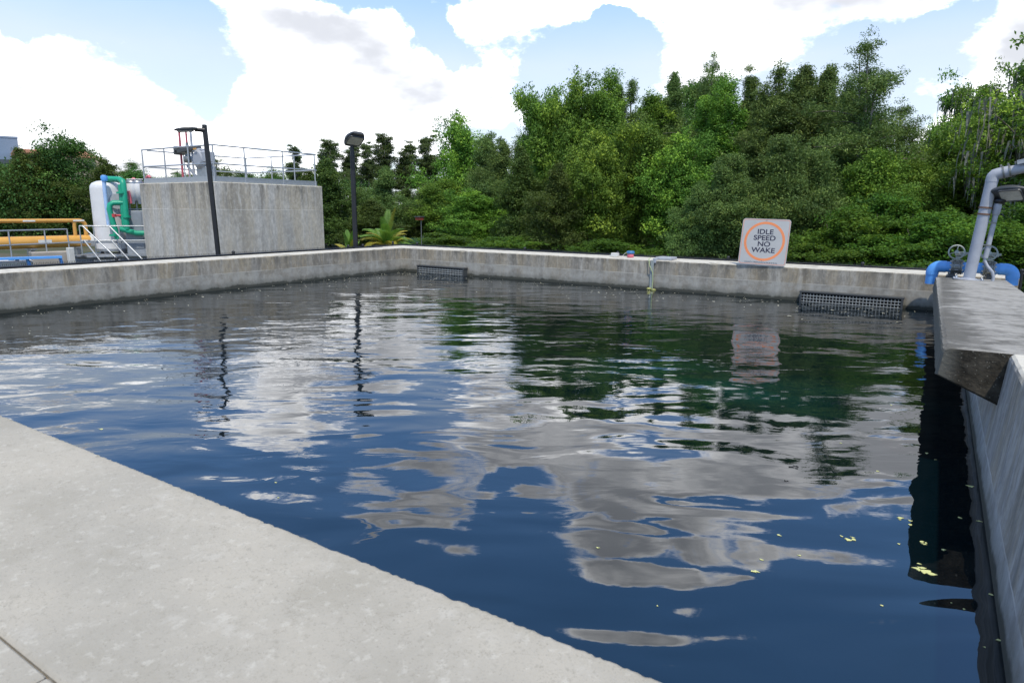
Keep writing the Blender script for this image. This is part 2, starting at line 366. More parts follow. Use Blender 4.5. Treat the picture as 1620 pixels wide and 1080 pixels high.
# ------------------------------------------------------------------ ground and water
def ground_mat():
    m, n, b = new_mat('ground_soil_and_grass'); p = n.pos()
    a = n.noise(p, .35, 6, .6); f = n.noise(p, 9, 6, .7)
    c = n.mix(n.mr(a, .4, .6, 0, 1, True), (.055, .07, .025), (.11, .095, .06)); c = n.mix(n.mr(f, .4, .7, 0, .6), c, (.035, .045, .018))
    n.l.new(c, b.inputs['Base Color']); b.inputs['Roughness'].default_value = .95; n.l.new(n.bump(f, .6, .05), b.inputs['Normal'])
    return m
g = MB(); S = 900
g.add([(-S, -S, -.2), (S, -S, -.2), (S, S, -.2), (-S, S, -.2)], [(0, 1, 2, 3)])
g.build('ground', ground_mat(), kind='structure', label='flat ground of grass and bare soil beyond the basin walls')
TEAL_AT = tuple(float(v) for v in A(1160, 612, z=0))
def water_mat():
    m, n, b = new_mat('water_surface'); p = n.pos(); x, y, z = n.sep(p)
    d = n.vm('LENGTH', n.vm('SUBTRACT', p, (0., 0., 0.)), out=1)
    # deep basin: blue-black, with a turquoise patch mixed into the base colour
    gl = n.m('MULTIPLY', n.mr(n.vm('LENGTH', n.vm('MULTIPLY', n.vm('SUBTRACT', p, TEAL_AT), (.42, 1., 1.)), out=1), .1, 1.15, 1, 0, True), n.mr(n.noise(p, .9, 3, .5), .35, .6))
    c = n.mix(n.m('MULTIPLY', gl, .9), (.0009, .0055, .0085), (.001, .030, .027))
    n.l.new(c, b.inputs['Base Color']); b.inputs['Roughness'].default_value = .012
    b.inputs['IOR'].default_value = 1.75
    rot = n.vm('ADD', n.comb(n.m('ADD', n.m('MULTIPLY', x, .84), n.m('MULTIPLY', y, .54)), n.m('SUBTRACT', n.m('MULTIPLY', y, .84), n.m('MULTIPLY', x, .54)), 0.), (3.1, 1.7, 0.))
    sw = n.noise(n.vm('MULTIPLY', rot, (.55, 1.0, 1.)), 1.35, 2, .45, .35)
    chop = n.noise(n.vm('MULTIPLY', rot, (.45, 1., 1.)), 3.6, 3, .5, .5)
    rip = n.noise(n.vm('MULTIPLY', rot, (.6, 1., 1.)), 15, 3, .55, .2)
    far = n.mr(d, 3.0, 8.5, .10, 1., True)
    patch = n.mr(n.noise(p, .35, 2, .5), .38, .62, .45, 1.15, True)
    h = n.m('ADD', n.m('MULTIPLY', sw, .034), n.m('MULTIPLY', n.m('MULTIPLY', far, patch), n.m('ADD', n.m('MULTIPLY', chop, .012), n.m('MULTIPLY', rip, .0008))))
    n.l.new(n.bump(h, 1., 1.), b.inputs['Normal'])
    return m
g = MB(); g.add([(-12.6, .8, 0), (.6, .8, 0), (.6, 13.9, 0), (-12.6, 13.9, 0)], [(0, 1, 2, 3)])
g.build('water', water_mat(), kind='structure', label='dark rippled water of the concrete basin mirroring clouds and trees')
# ------------------------------------------------------------------ basin walls
rnd = random.Random(5); nr = np.random.default_rng(7)
def smooth_noise(n, scale, seed):
    r = np.random.default_rng(seed); k = max(2, int(n/scale)+3); a = r.normal(size=k)
    return np.interp(np.linspace(0, k-1.01, n), np.arange(k), a)
def swept(name, p0, p1, prof, step, mat, label, seed, edge_idx=(), chip=.004, **kw):
    """a closed cross-section (offset, z) swept from p0 to p1; offset is to the left of travel"""
    p0, p1 = np.array(p0, float), np.array(p1, float); L = np.linalg.norm(p1[:2]-p0[:2]); n = max(2, int(L/step)+1)
    t = (p1-p0)/L; nrm_ = np.array([-t[1], t[0], 0]); m_ = len(prof); vs = []
    ch = {i: np.clip(smooth_noise(n, 3, seed+i)*chip, -chip*.6, chip*3) for i in edge_idx}
    wv = smooth_noise(n, max(3, .8/step), seed+50)*.0025
    rr = np.random.default_rng(seed)
    for i in range(n):
        q = p0+(p1-p0)*(i/(n-1))
        for j, (o_, z_) in enumerate(prof):
            c = ch[j][i] if j in ch else 0
            o2 = o_+(wv[i]-abs(c)*.9 if o_ > -.2 else 0); z2 = z_-abs(c)*.7
            vs.append(q+nrm_*o2+np.array([0, 0, z2]))
    fs = [(i*m_+j, i*m_+(j+1) % m_, (i+1)*m_+(j+1) % m_, (i+1)*m_+j) for i in range(n-1) for j in range(m_)]
    fs += [tuple(range(m_)), tuple((n-1)*m_+j for j in range(m_-1, -1, -1))]
    b = MB(); b.add(vs, fs); return b.build(name, mat, label=label, **kw)
T = .64
# offset 0 is the water face (travel chosen so that the water lies to the left); negative goes outward
def wprof(top, thick, batter=0., r_=.018):
    return [(batter, -.6), (0, top-r_*1.6), (-r_*.35, top-r_*.6), (-r_*1.1, top-.001), (-thick*.5, top+.001), (-thick+.02, top), (-thick, top-.02), (-thick, -.6)]
swept('concrete_wall', (-12.36, 13.68, 0), (-12.36, -4, 0), wprof(T, .66), .06, CONC_FAR, 'long streaked concrete basin wall on the left, in front of the square tank', 11, (1, 2, 3), .004, cat='wall')
swept('concrete_wall', (1.2, 13.68, 0), (-13.33, 13.68, 0), wprof(T, .85), .06, CONC_FAR, 'stained concrete basin wall at the back, carrying the speed sign and both grates', 21, (1, 2, 3), .004, cat='wall')
def right_wall():
    n = 330; prof = []; vs = []; ys = np.linspace(-.6, 13.67, n); c1 = np.abs(smooth_noise(n, 2.5, 3))*.005
    for i, y_ in enumerate(ys):
        tp = .83 if y_ < 5.0 else .83-.2*(y_-5.0)/8.1-.10      # lowered under the slab
        for q in ((.385-.0, -.6), (.39, 0.), (.45, tp-.03), (.456+c1[i], tp-.012-c1[i]*.4), (.472+c1[i]*.7, tp-c1[i]*.3), (.7, tp+.001), (.965, tp), (.98, tp-.02), (.98, -.6)):
            vs.append((q[0], y_, q[1]))
    m_ = 9; fs = [(i*m_+j, i*m_+(j+1) % m_, (i+1)*m_+(j+1) % m_, (i+1)*m_+j) for i in range(n-1) for j in range(m_)]
    fs += [tuple(range(m_)), tuple((n-1)*m_+j for j in range(m_-1, -1, -1))]
    MB().add(vs, fs).build('concrete_wall', CONC_RIGHT, label='mottled grey concrete wall on the right, under the overhanging slab', cat='wall')
right_wall()
# near wall with its broad pale top
ZN = .83
def near_wall():
    n = 1100; xs = np.concatenate([np.linspace(-12.33, -3.6, 100), np.linspace(-3.59, .36, n)]); n = len(xs); vs = []
    c = np.abs(smooth_noise(n, 4, 8))*.0016; big = np.clip(smooth_noise(n, 5, 19)-1.55, 0, 1)*.008; c = c+big
    for i, x_ in enumerate(xs):
        for q in ((1.046, -.6), (1.046-c[i]*.3, ZN-.014-c[i]), (1.042-c[i], ZN-.005-c[i]*.6), (1.033-c[i]*1.4, ZN-.0006-c[i]*.2), (.99, ZN), (.7, ZN+.001), (.445, ZN), (.437, ZN-.006), (.437, -.6)):
            vs.append((x_, q[0], q[1]))
    m_ = 9; fs = [(i*m_+j, i*m_+(j+1) % m_, (i+1)*m_+(j+1) % m_, (i+1)*m_+j) for i in range(n-1) for j in range(m_)]
    fs += [tuple(range(m_)), tuple((n-1)*m_+j for j in range(m_-1, -1, -1))]
    MB().add(vs, fs).build('concrete_wall', DECK, label='broad pale concrete ledge in the foreground at the lower left', cat='wall')
near_wall()
jx = float(A(62, 1075, z=ZN)[0])
for x0, x1, nm in ((-12.33, jx-.003, 'deck slab beyond the joint at the lower left corner, left of the crossing joint'), (jx+.003, .98, 'deck slab beyond the joint at the lower left corner, right of the crossing joint')):
    b = MB(); b.box(((x0+x1)/2, (.432-3)/2, ZN-.3), (x1-x0, .432+3, .6), bev=.004); b.build('paved_deck', DECK, kind='structure', label=nm)
jd = MB(); jd.box(((-12.33+.98)/2, .4345, ZN-.313), (13.2, .0045, .6)); jd.box((jx, -1.3, ZN-.313), (.0055, 3.4, .6))
jd.build('joint_filler', paint('joint_dirt', (.24, .20, .145), .95, scale=40), kind='structure', label='dirt-filled joints between the deck slabs')
# slab over the right wall
def slab():
    n = 260; vs = []; c = np.abs(smooth_noise(n, 2.2, 77))*.006; c2 = np.abs(smooth_noise(n, 2.2, 78))*.006
    for i in range(n):
        s_ = i/(n-1); y_ = 5.03+(13.1-5.03)*s_; xl = .096-.07*s_; tp = .832-.192*s_
        for q in ((xl-.018+c[i], tp-.19), (xl+c2[i]*.4, tp-.035), (xl+.006+c[i], tp-.010-c2[i]), (xl+.03+c[i], tp-.001), (.5, tp+.003), (.985, tp), (.995, tp-.015), (.995, tp-.36), (.43, tp-.345)):
            vs.append((q[0], y_, q[1]))
    m_ = 9; fs = [(i*m_+j, i*m_+(j+1) % m_, (i+1)*m_+(j+1) % m_, (i+1)*m_+j) for i in range(n-1) for j in range(m_)]
    # rough near end: a subdivided rounded face
    fs += [tuple((n-1)*m_+j for j in range(m_-1, -1, -1))]
    e = len(vs); ring = [vs[j] for j in range(m_)]; cx = sum(p[0] for p in ring)/m_; cz = sum(p[2] for p in ring)/m_
    vs += [(cx+(p[0]-cx)*.965, 5.03-.02-rnd.random()*.006, cz+(p[2]-cz)*.93) for p in ring]
    fs += [(j, (j+1) % m_, e+(j+1) % m_, e+j) for j in range(m_)]+[tuple(e+j for j in range(m_-1, -1, -1))]
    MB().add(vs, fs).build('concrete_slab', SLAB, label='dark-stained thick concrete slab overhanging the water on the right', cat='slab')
slab()
# ------------------------------------------------------------------ grates in the back wall
def grate(x0, x1, ztop, label, cell):
    y = 13.68; t = empty('intake_grate', ((x0+x1)/2, y, 0), label, 'grate', 'steel grates in the back wall')
    b = MB(); b.box(((x0+x1)/2, y-.012, ztop/2-.2), (x1-x0-.06, .02, ztop+.36)); b.build('recess_shade_plate', SHADE_SCRAP_BLACK, t)  # black plate on the wall face; its colour stands in for the recess's shade
    b = MB(); b.box(((x0+x1)/2, y-.09, ztop+.012), (x1-x0+.06, .17, .03), bev=.004)
    for x in (x0, x1): b.box((x, y-.09, ztop/2-.2), (.035, .17, ztop+.39), bev=.004)
    b.build('frame', DGREY, t)
    b = MB(); n = int(round((x1-x0)/cell)); m_ = int((ztop+.3)/cell)
    for i in range(1, n): b.box((x0+(x1-x0)*i/n, y-.15, ztop/2-.17), (.013, .014, ztop+.3))
    for j in range(1, m_+1): b.box(((x0+x1)/2, y-.160, ztop-j*cell), (x1-x0-.03, .008, .013))
    b.build('mesh_bars', GALV2, t)
GALV2 = paint('weathered_zinc', (.34, .35, .33), .6, .1, .15, 9, dirt=.2)
grate(-11.70, -10.17, .185, 'smaller dark steel grate at the waterline near the far corner of the basin', .052)
grate(-2.10, -.42, .185, 'larger steel grate at the waterline below and right of the speed sign', .056)
# ------------------------------------------------------------------ speed sign
def text_mesh(name, body, size, mat, parent, M, bold=0., align='CENTER', spacing=1., sx=1.):
    cu = bpy.data.curves.new(name, 'FONT'); cu.body = body; cu.size = size; cu.align_x = align; cu.align_y = 'CENTER'; cu.offset = bold; cu.extrude = .0012; cu.space_character = spacing
    tmp = bpy.data.objects.new(name, cu); COL.objects.link(tmp); bpy.context.view_layer.update()
    me = bpy.data.meshes.new_from_object(tmp.evaluated_get(bpy.context.evaluated_depsgraph_get())); bpy.data.objects.remove(tmp)
    me.transform(M@Matrix.Diagonal((sx, 1, 1, 1))); me.materials.clear(); me.materials.append(mat); me.name = name
    o = bpy.data.objects.new(name, me); COL.objects.link(o); o.parent = parent; return o
def rrect(hw, hh, r_, n=6):
    pts = []
    for cx, cy, a0 in ((hw-r_, hh-r_, 0), (-hw+r_, hh-r_, 90), (-hw+r_, -hh+r_, 180), (hw-r_, -hh+r_, 270)):
        pts += [(cx+r_*math.cos(R(a0+90*i/n)), cy+r_*math.sin(R(a0+90*i/n))) for i in range(n+1)]
    return pts
def ringm(b, outer, inner, z, t, M):
    n = len(outer); vs = [M@Vector((x, y, z_)) for z_ in (z, z+t) for L in (outer, inner) for x, y in L]
    fs = []
    for i in range(n):
        j = (i+1) % n
        fs += [(2*n+i, 2*n+j, 3*n+j, 3*n+i), (i, n+i, n+j, j), (i, j, 2*n+j, 2*n+i), (n+i, 3*n+i, 3*n+j, n+j)]
    b.add(vs, fs)
def speed_sign():
    pb = (A(1168, 413, Y=13.72)+A(1246, 417, Y=13.72))/2; pb[2] = T+.006
    t = empty('speed_sign', pb, 'square white sign with an orange ring reading IDLE SPEED NO WAKE, on the back wall', 'sign', rz=R(1.5))
    # local frame of the plate: x right, y up the plate, z towards the water
    tilt = R(8)     # leans back
    Mb = Matrix.Translation((0, .0, .455))@Matrix.Rotation(R(90)-tilt, 4, 'X')@Matrix.Rotation(R(-1.2), 4, 'Z')
    h = .452
    b = MB(); b.prism(rrect(h, h, .055), Mb, .003)
    b.build('plate', SIGNW, t, world=False)
    b = MB(); ringm(b, rrect(h-.014, h-.014, .045), rrect(h-.024, h-.024, .037), .003, .0012, Mb); b.build('border', SIGNO, t, world=False, label='thin faded orange border line')
    b = MB(); C_ = [(.385*math.cos(R(i*5)), .385*math.sin(R(i*5))+.012) for i in range(72)]; C2 = [(.338*math.cos(R(i*5)), .338*math.sin(R(i*5))+.012) for i in range(72)]
    ringm(b, C_, C2, .003, .0012, Mb); b.build('ring', SIGNO2, t, world=False, label='thick orange circle')
    for k, (s_, yy) in enumerate((('IDLE', .195), ('SPEED', .075), ('NO', -.045), ('WAKE', -.165))):
        text_mesh('lettering', s_, .135, SIGNT, t, Mb@Matrix.Translation((0, yy, .0032)), .0028, sx=1.14)
    text_mesh('lettering', 'COUNTY ORDINANCE # 94-28 & 95-36', .036, SIGNT, t, Mb@Matrix.Translation((-.02, -.405, .0032)), .0002)
    for yy in (.425, -.37):
        b = MB(); b.lathe([(.008, .003), (.008, .0065), (.003, .008)], n=10, M=Mb.to_3x3(), c=Mb@Vector((0, yy, 0)))
        b.build('bolt', GUN, t, world=False)
    for x in (-.2, .2):
        b = MB(); b.tube([Mb@Vector((x, .1, -.002)), Vector((x, .36, .012)), Vector((x, .30, .005))], .009, 6)
        b.build('prop_leg', GALV, t, world=False)
SIGNW = paint('weathered_sign_white', (.43, .43, .415), .45, 0, .06, 4, dirt=.06)
SIGNO = paint('faded_orange_line', (.62, .27, .18), .5, dirt=.08); SIGNO2 = paint('orange_ring_paint', (.78, .25, .09), .5, 0, .1, 4, dirt=.06)
SIGNT = paint('navy_lettering', (.02, .02, .045), .5)
speed_sign()
# ------------------------------------------------------------------ small things on the back wall
def wall_bits():
    p = A(973, 403, Y=14.1); b = MB(); b.box((p[0], 14.1, T+.045), (.165, .12, .09), bev=.01); t = b.build('junction_box', WHITEP, label='small off-white box on the back wall, left of the red and blue bottle', cat='box')
    b = MB(); b.box((p[0]-.095, 14.06, T+.02), (.03, .05, .035), bev=.004); b.build('cable_boss', WHITEP, t)
    p = A(997.5, 404, Y=14.1); t = empty('chemical_bottle', (p[0], 14.1, T), 'small red bottle with a wide blue cap standing on the back wall', 'bottle')
    b = MB(); b.lathe([(.001, .0), (.07, .002), (.075, .01), (.075, .075), (.066, .085)], (p[0], 14.1, T)); b.build('body', PINK, t)
    b = MB(); b.lathe([(.06, .085), (.085, .092), (.088, .105), (.088, .135), (.075, .15), (.001, .152)], (p[0], 14.1, T)); b.build('cap', LBLUE, t)
    b = MB(); b.tube([(p[0]-.08, 14.08, T+.12), (p[0]-.12, 14.06, T+.09), (p[0]-.17, 14.05, T+.035), (p[0]-.19, 14.04, T+.005)], .005, 6); b.build('tube', WHITEP, t)
    # sampling line over the wall
    x = float(A(1033, 412, Y=13.66)[0]); t = empty('sampling_line', (x, 13.66, T), 'grey bracket with a pale green hose running down the back wall to the water', 'hose')
    b = MB(); b.box((x+.17, 14.0, T+.03), (.36, .4, .06), bev=.012); b.box((x+.03, 13.72, T-.01), (.07, .14, .11), bev=.012); b.build('bracket', GREYP, t)
    b = MB(); b.box((x-.01, 13.655, .32), (.075, .018, .64), bev=.004); b.build('conduit', PALEBLUE, t)
    pts = [(x-.08, 13.72, T+.05), (x-.09, 13.64, T+.02), (x-.05, 13.61, T-.12), (x+.015, 13.63, T-.25), (x+.03, 13.63, .2), (x+.02, 13.625, .02)]
    b = MB(); b.tube(pts, .0085, 8); b.build('hose', HOSE, t)
    b = MB(); b.lathe([(.001, -.01), (.045, -.005), (.055, .012), (.04, .035), (.01, .045)], (x-.03, 13.58, .01), n=14); b.lathe([(.001, -.01), (.05, -.005), (.055, .02), (.001, .04)], (x+.08, 13.57, .0), n=12)
    b.build('float', FLOAT, t, label='yellow-green float at the water')
HOSE = paint('pale_green_hose', (.42, .50, .24), .5); FLOAT = paint('yellow_float', (.30, .31, .10), .6, dirt=.2)
wall_bits()
# ------------------------------------------------------------------ black fence just outside the walls
def fence():
    t = empty('chain_link_fence', (-13.62, 3.5, -.2), 'low black chain-link fence running just outside the left and back walls', 'fence')
    x0, y1 = -13.14, 14.62; zt = T+.04
    b = MB(); b.tube([(x0, -4, zt-.03), (x0, y1, zt-.03)], .021, 8); b.tube([(x0, y1, zt-.03), (1.5, y1, zt-.03)], .021, 8); b.build('top_rail', BLACK, t)
    b = MB(); c = .055
    def wires(o, u, L):
        n = int(L/c); H = zt+.2
        for i in range(n):
            for s_ in (-1, 1):
                a = (i+.5)*c; z0, z1 = -.18, zt+.022
                sh = s_*(z1-z0)*.45
                q0 = o+u*(a-sh*.5); q1 = o+u*(a+sh*.5)
                d_ = Vector((0, 0, 0)); w_ = u*.0022; k = Vector((-u.y, u.x, 0))*.0022
                P0 = Vector((q0.x, q0.y, z0)); P1 = Vector((q1.x, q1.y, z1))
                b.add([P0-w_, P0+k, P0+w_, P1-w_, P1+k, P1+w_], [(0, 1, 4, 3), (1, 2, 5, 4), (2, 0, 3, 5)])
            b.box(o+u*((i+.5)*c)+Vector((0, 0, zt+.012-o.z)), (.006, .006, .035))
    wires(Vector((x0, -4, 0)), Vector((0, 1, 0)), y1+4); wires(Vector((x0, y1, 0)), Vector((1, 0, 0)), 15.1)
    b.build('wire_mesh', BLACK, t)
    ps = [(x0, float(A(x, 392, X=x0)[1])) for x in (551, 574)]+[(x0, y) for y in (-3.5, -1, 1.5, 4, 6.5, 9)]+[(float(A(660, 390, Y=y1)[0]), y1)]+[(x, y1) for x in (-13.6, -9, -6.4, -3.8, -1.2, 1.3)]
    for x, y in ps:
        b = MB(); b.tube([(x, y, -.2), (x, y, zt+.03)], .03, 10); b.lathe([(.036, zt+.02), (.038, zt+.03), (.03, zt+.05), (.002, zt+.062)], (x, y, 0), n=12); b.build('post', BLACK, t)
fence()
# ------------------------------------------------------------------ lamp posts
def head(parent, c, az_deg, tilt, s=1., roll=0, flat=1.):
    """flat cobra-style flood head; local x is its forward direction, underside glass"""
    M = Matrix.Rotation(R(az_deg), 3, 'Z')@Matrix.Rotation(R(-tilt), 3, 'Y')@Matrix.Rotation(R(roll), 3, 'X'); c = Vector([float(k) for k in c])
    L, W, H = .62*s, .44*s, .17*s*flat; n = 12; prof = []
    b = MB(); rings = []
    for i in range(n+1):
        u = i/n; x = L*(u-.18); w_ = W/2*(math.sin(math.pi*min(1, .16+u*.72))**.55); h_ = H*(math.sin(math.pi*min(1, .14+.8*u))**.6)
        ring = []
        for k in range(14):
            a = math.pi*2*k/14; cy, sz_ = math.cos(a), math.sin(a)
            yy = w_*(abs(cy)**.55)*(1 if cy > 0 else -1); zz = h_*(abs(sz_)**.7)*(.62 if sz_ > 0 else -.30)
            ring.append(c+M@Vector((x, yy, zz)))
        rings.append(ring)
    vs = [v for r_ in rings for v in r_]; m_ = 14
    fs = [(i*m_+j, i*m_+(j+1) % m_, (i+1)*m_+(j+1) % m_, (i+1)*m_+j) for i in range(n) for j in range(m_)]
    b.add(vs, fs, True); b.add(rings[0], [tuple(range(m_))]); b.add(rings[-1], [tuple(range(m_))])
    hd = b.build('lamp_head', HEADM, parent)
    b = MB(); M4 = Matrix.Translation(c)@M.to_4x4()@Matrix.Translation((L*.36, 0, -.30*H-.012))
    b.prism(rrect(L*.30, W*.37, .05*s), M4, .02); gl = b.build('glass', LENS, hd)
    b = MB(); ringm(b, rrect(L*.34, W*.42, .06*s), rrect(L*.30, W*.37, .05*s), -.004, .024, M4); b.build('rim', HEADM, hd)
    return hd
HEADM = paint('charcoal_lamp_housing', (.045, .05, .055), .45, 0, .1, 8, dirt=.1)
def lamp_post(base, top, label, az, tilt, arm, s=1., name='lamp_post', w_=.095):
    t = empty(name, base, label, 'lamp', 'tall lamps around the basin')
    bx, by, _ = [float(v) for v in base]; zt = float(top)
    M = Matrix.Rotation(R(33), 3, 'Z')
    b = MB(); b.box((bx, by, (zt-.2)/2), (w_, w_, zt+.2), M, bev=.014); b.build('pole', BLACK, t)
    b = MB(); b.box((bx, by, -.18), (.34, .34, .03), M, bev=.006); b.build('base_plate', BLACK, t)
    return t
pA = A(347, 405, d=17.5); t = lamp_post((pA[0], pA[1], -.2), 3.57, 'black square lamp post in front of the concrete tank, its flat head reaching left', 0, 0, True)
az1 = math.degrees(math.atan2(-9.62*-1*-.55-.0, -14.62*-.3))  # heading of the head, away to the left
u = np.array([-.59, -.80]); tt = A(322, 203, d=17.5)
b = MB(); b.tube([(pA[0], pA[1], 3.44), (pA[0]+u[0]*.10, pA[1]+u[1]*.10, 3.45), (pA[0]+u[0]*.22, pA[1]+u[1]*.22, 3.45)], [.06, .05, .045], 10); b.build('arm', BLACK, t)
head(t, (pA[0]+u[0]*.24, pA[1]+u[1]*.24, 3.46), math.degrees(math.atan2(u[1], u[0])), -4, .80, 0, .62)
t.rotation_euler = Matrix.Rotation(R(-1.7), 4, Vector((-.54, .84, 0))).to_euler()   # the post leans a little
pB = A(563, 396, d=18.6); t = lamp_post((pB[0], pB[1], -.2), 3.06, 'black lamp post before the trees, its rounded head tilted toward the water', 0, 0, False, w_=.115)
b = MB(); b.tube([(pB[0], pB[1], 3.03), (pB[0], pB[1], 3.32)], [.062, .045], 12); b.build('neck', BLACK, t)
head(t, (pB[0], pB[1], 3.38), -24, 22, 1.10, -6)
# ------------------------------------------------------------------ grey standpipe, lamp and blue pipework at the far end of the slab
def standpipe():
    b0 = A(1534, 431, Y=12.75); b0[2] = .648; top = A(1568, 279, Y=12.75)
    t = empty('standpipe', b0, 'tall grey pipe rising from a flange on the slab and bending right at the top', 'pipe')
    base = Vector(b0); tp = Vector(top); el_ = Vector((tp.x, tp.y, tp.z))
    b = MB(); b.tube([base, Vector((base.x, base.y, tp.z-.08))], .082, 18); b.build('riser', GREYP, t)
    b = MB(); d = Vector((.93, -.10, .30)).normalized()
    tz = tp.z-.08; c0 = Vector((base.x, base.y, tz))
    pts = [c0, c0+Vector((0, 0, .06)), c0+Vector((.004, 0, .085)), c0+Vector((.022, -.002, .112)), c0+Vector((.055, -.006, .125)), c0+Vector((.055, -.006, .125))+d*.15]
    b.tube(pts, [.086]*6, 18); b.build('elbow', GREYP, t)
    e = pts[-1]; b = MB(); b.tube([e-d*.02, e+d*1.6], .074, 18); b.build('outlet_pipe', GREYP, t)
    b = MB(); X = d; Yv = Vector((0, 1, 0)); Z = X.cross(Yv).normalized(); Yv = Z.cross(X)
    M = Matrix((X, Yv, Z)).transposed()
    if Z.z < 0: M = Matrix((X, -Yv, -Z)).transposed()
    up = M@Vector((0, 0, 1))
    b.box(e+d*.85+up*.125, (1.5, .26, .012), M); b.box(e+d*.85+up*.10-(M@Vector((0, .12, 0))), (1.5, .012, .06), M); b.box(e+d*.85+up*.10+(M@Vector((0, .12, 0))), (1.5, .012, .06), M)
    b.build('cover_plate', ALU, t)
    b = MB()
    for k in (.02, .1): b.lathe([(.094, -.012), (.094, .012)], e-d*.1+d*k, 16, M@Matrix.Rotation(R(90), 3, 'Y'))
    for k in range(3): b.box(e-d*(.1-.09*k)+up*.1, (.03, .04, .05), M, bev=.006)
    b.build('clamp', GUN, t)
    b = MB(); b.box(base+Vector((0, 0, .008)), (.42, .30, .016), bev=.004); b.lathe([(.11, .016), (.11, .03), (.088, .034)], base, 18); b.build('base_flange', GREYP, t)
    for sx_ in (-1, 1):
        for sy_ in (-1, 1):
            b = MB(); b.lathe([(.018, .016), (.018, .04), (.008, .045), (.008, .06)], base+Vector((sx_*.17, sy_*.11, 0)), 6); b.build('bolt', GALV, t)
    b = MB()
    for zz in (1.78, 1.68): b.lathe([(.092, zz-.012), (.092, zz+.012)], (base.x, base.y, 0), 18)
    b.build('strap', RUST, t)
    # slim lamp pole fixed beside it
    t2 = empty('pole_lamp', (base.x+.17, base.y, .65), 'slim grey pole with a black lamp head, strapped to the tall grey pipe', 'lamp', 'tall lamps around the basin')
    q = base+Vector((.15, .02, 0))
    b = MB(); b.tube([(q.x, q.y, 1.0), (q.x, q.y, 1.78)], .036, 12); b.build('pole', GREYP, t2)
    b = MB(); b.lathe([(.036, 1.66), (.05, 1.68), (.055, 1.80), (.05, 1.84)], (q.x, q.y, 0), 14); b.build('collar', GREYP, t2)
    b = MB(); b.tube([(q.x-.005, q.y, 1.02), (q.x, q.y, .96), (q.x+.05, q.y-.03, .88), (q.x+.13, q.y-.05, .80), (q.x+.16, q.y-.05, .72), (q.x+.16, q.y-.05, .65)], .022, 10); b.build('conduit', GREYP, t2)
    b = MB(); b.lathe([(.06, 1.84), (.085, 1.87), (.085, 1.90), (.04, 1.92)], (q.x+.01, q.y, 0), 14); b.build('swivel', BLACK, t2)
    head(t2, (q.x-.02, q.y-.06, 1.98), -22, 8, .72, -34)
    for zz in (1.2, 1.55):
        b = MB(); b.box((q.x-.03, q.y, zz), (.13, .09, .018)); b.build('bracket', GUN, t2)
standpipe()
for o in COL.objects:
    if o.name in ('standpipe', 'pole_lamp'): o.rotation_euler = (0, R(4.2), 0)      # both lean outward
def handwheel(parent, c, r_, axis_az):
    M = Matrix.Rotation(R(axis_az), 3, 'Z')@Matrix.Rotation(R(78), 3, 'X'); c = Vector(c)
    b = MB(); P = [c+M@Vector((r_*math.cos(R(k*15)), r_*math.sin(R(k*15)), 0)) for k in range(25)]
    b.tube(P, .0125, 8, cap=False)
    for k in (80, 200, 320): b.tube([c, c+M@Vector((r_*math.cos(R(k)), r_*math.sin(R(k)), 0))], .008, 6)
    b.lathe([(.03, -.015), (.03, .02)], c, 12, M); b.build('handwheel', GUN2, parent)
GUN2 = paint('worn_grey_handwheel', (.30, .33, .30), .45, .3, .1, 30, dirt=.1)
def pipework():
    y = 13.36; z = .80; xl = float(A(1476, 421, Y=y)[0]); xr = float(A(1603, 430, Y=y)[0]); r_ = .088
    t = empty('blue_pipework', ((xl+xr)/2, y, .64), 'bright blue pipe with two valves and down-turned ends beyond the slab', 'pipe')
    x1 = float(A(1513, 424, Y=y)[0]); x2 = float(A(1564, 427, Y=y)[0])
    for a, c in ((xl+.16, x1-.075), (x1+.075, x2-.075), (x2+.075, xr-.17)):
        b = MB(); b.tube([(a, y, z), (c, y, z)], r_, 20); b.build('pipe_run', BLUE, t)
    for x, s_, zb in ((xl, -1, .50), (xr, 1, .55)):
        b = MB(); c = Vector((x-s_*.11, y, z-.11)); P = arc(c, (0, 0, 1), (s_, 0, 0), .11, 0, math.pi/2, 8)
        P = [Vector((x-s_*.19, y, z))]+P+[Vector((x, y, z-.14))]
        b.tube(P, [r_*1.09]*len(P), 20); b.build('elbow', BLUE, t)
        b = MB(); b.tube([(x, y, z-.12), (x, y, zb)], r_, 20); b.build('drop_pipe', BLUE, t)
    for x in (x1, x2):
        b = MB(); M = Matrix.Rotation(R(90), 3, 'Y')
        for k in (-.065, -.035, .035, .065): b.lathe([(.122, k-.011), (.122, k+.011)], (x, y, z), 20, M)
        b.lathe([(.10, -.05), (.108, 0), (.10, .05)], (x, y, z), 20, M); v = b.build('valve_body', GUN, t)
        b = MB()
        for k in range(8):
            an = R(k*45+22); q = Vector((x, y+.104*math.cos(an), z+.104*math.sin(an))); b.tube([q-Vector((.1, 0, 0)), q+Vector((.1, 0, 0))], .010, 6)
            for e in (-.085, .085): b.box(q+Vector((e, 0, 0)), (.02, .026, .026))
        b.build('bolt', GALV, v)
        b = MB(); b.tube([(x, y, z+.1), (x, y, z+.19)], .03, 12); b.box((x, y, z+.125), (.10, .08, .02), bev=.003); b.box((x+.03, y, z+.225), (.155, .095, .07), bev=.012); b.lathe([(.02, .0), (.02, .03)], (x+.11, y, z+.23), 10, Matrix.Rotation(R(90), 3, 'Y')); b.build('gearbox', GUN2, t)
        handwheel(t, (x-.03, y-.09, z+.255), .112, 8)
    for x in (xl+.28, xr-.30):
        b = MB(); b.box((x, y+.2, .66), (.10, .55, .07), bev=.006); b.build('support', DGREY, t)
pipework()
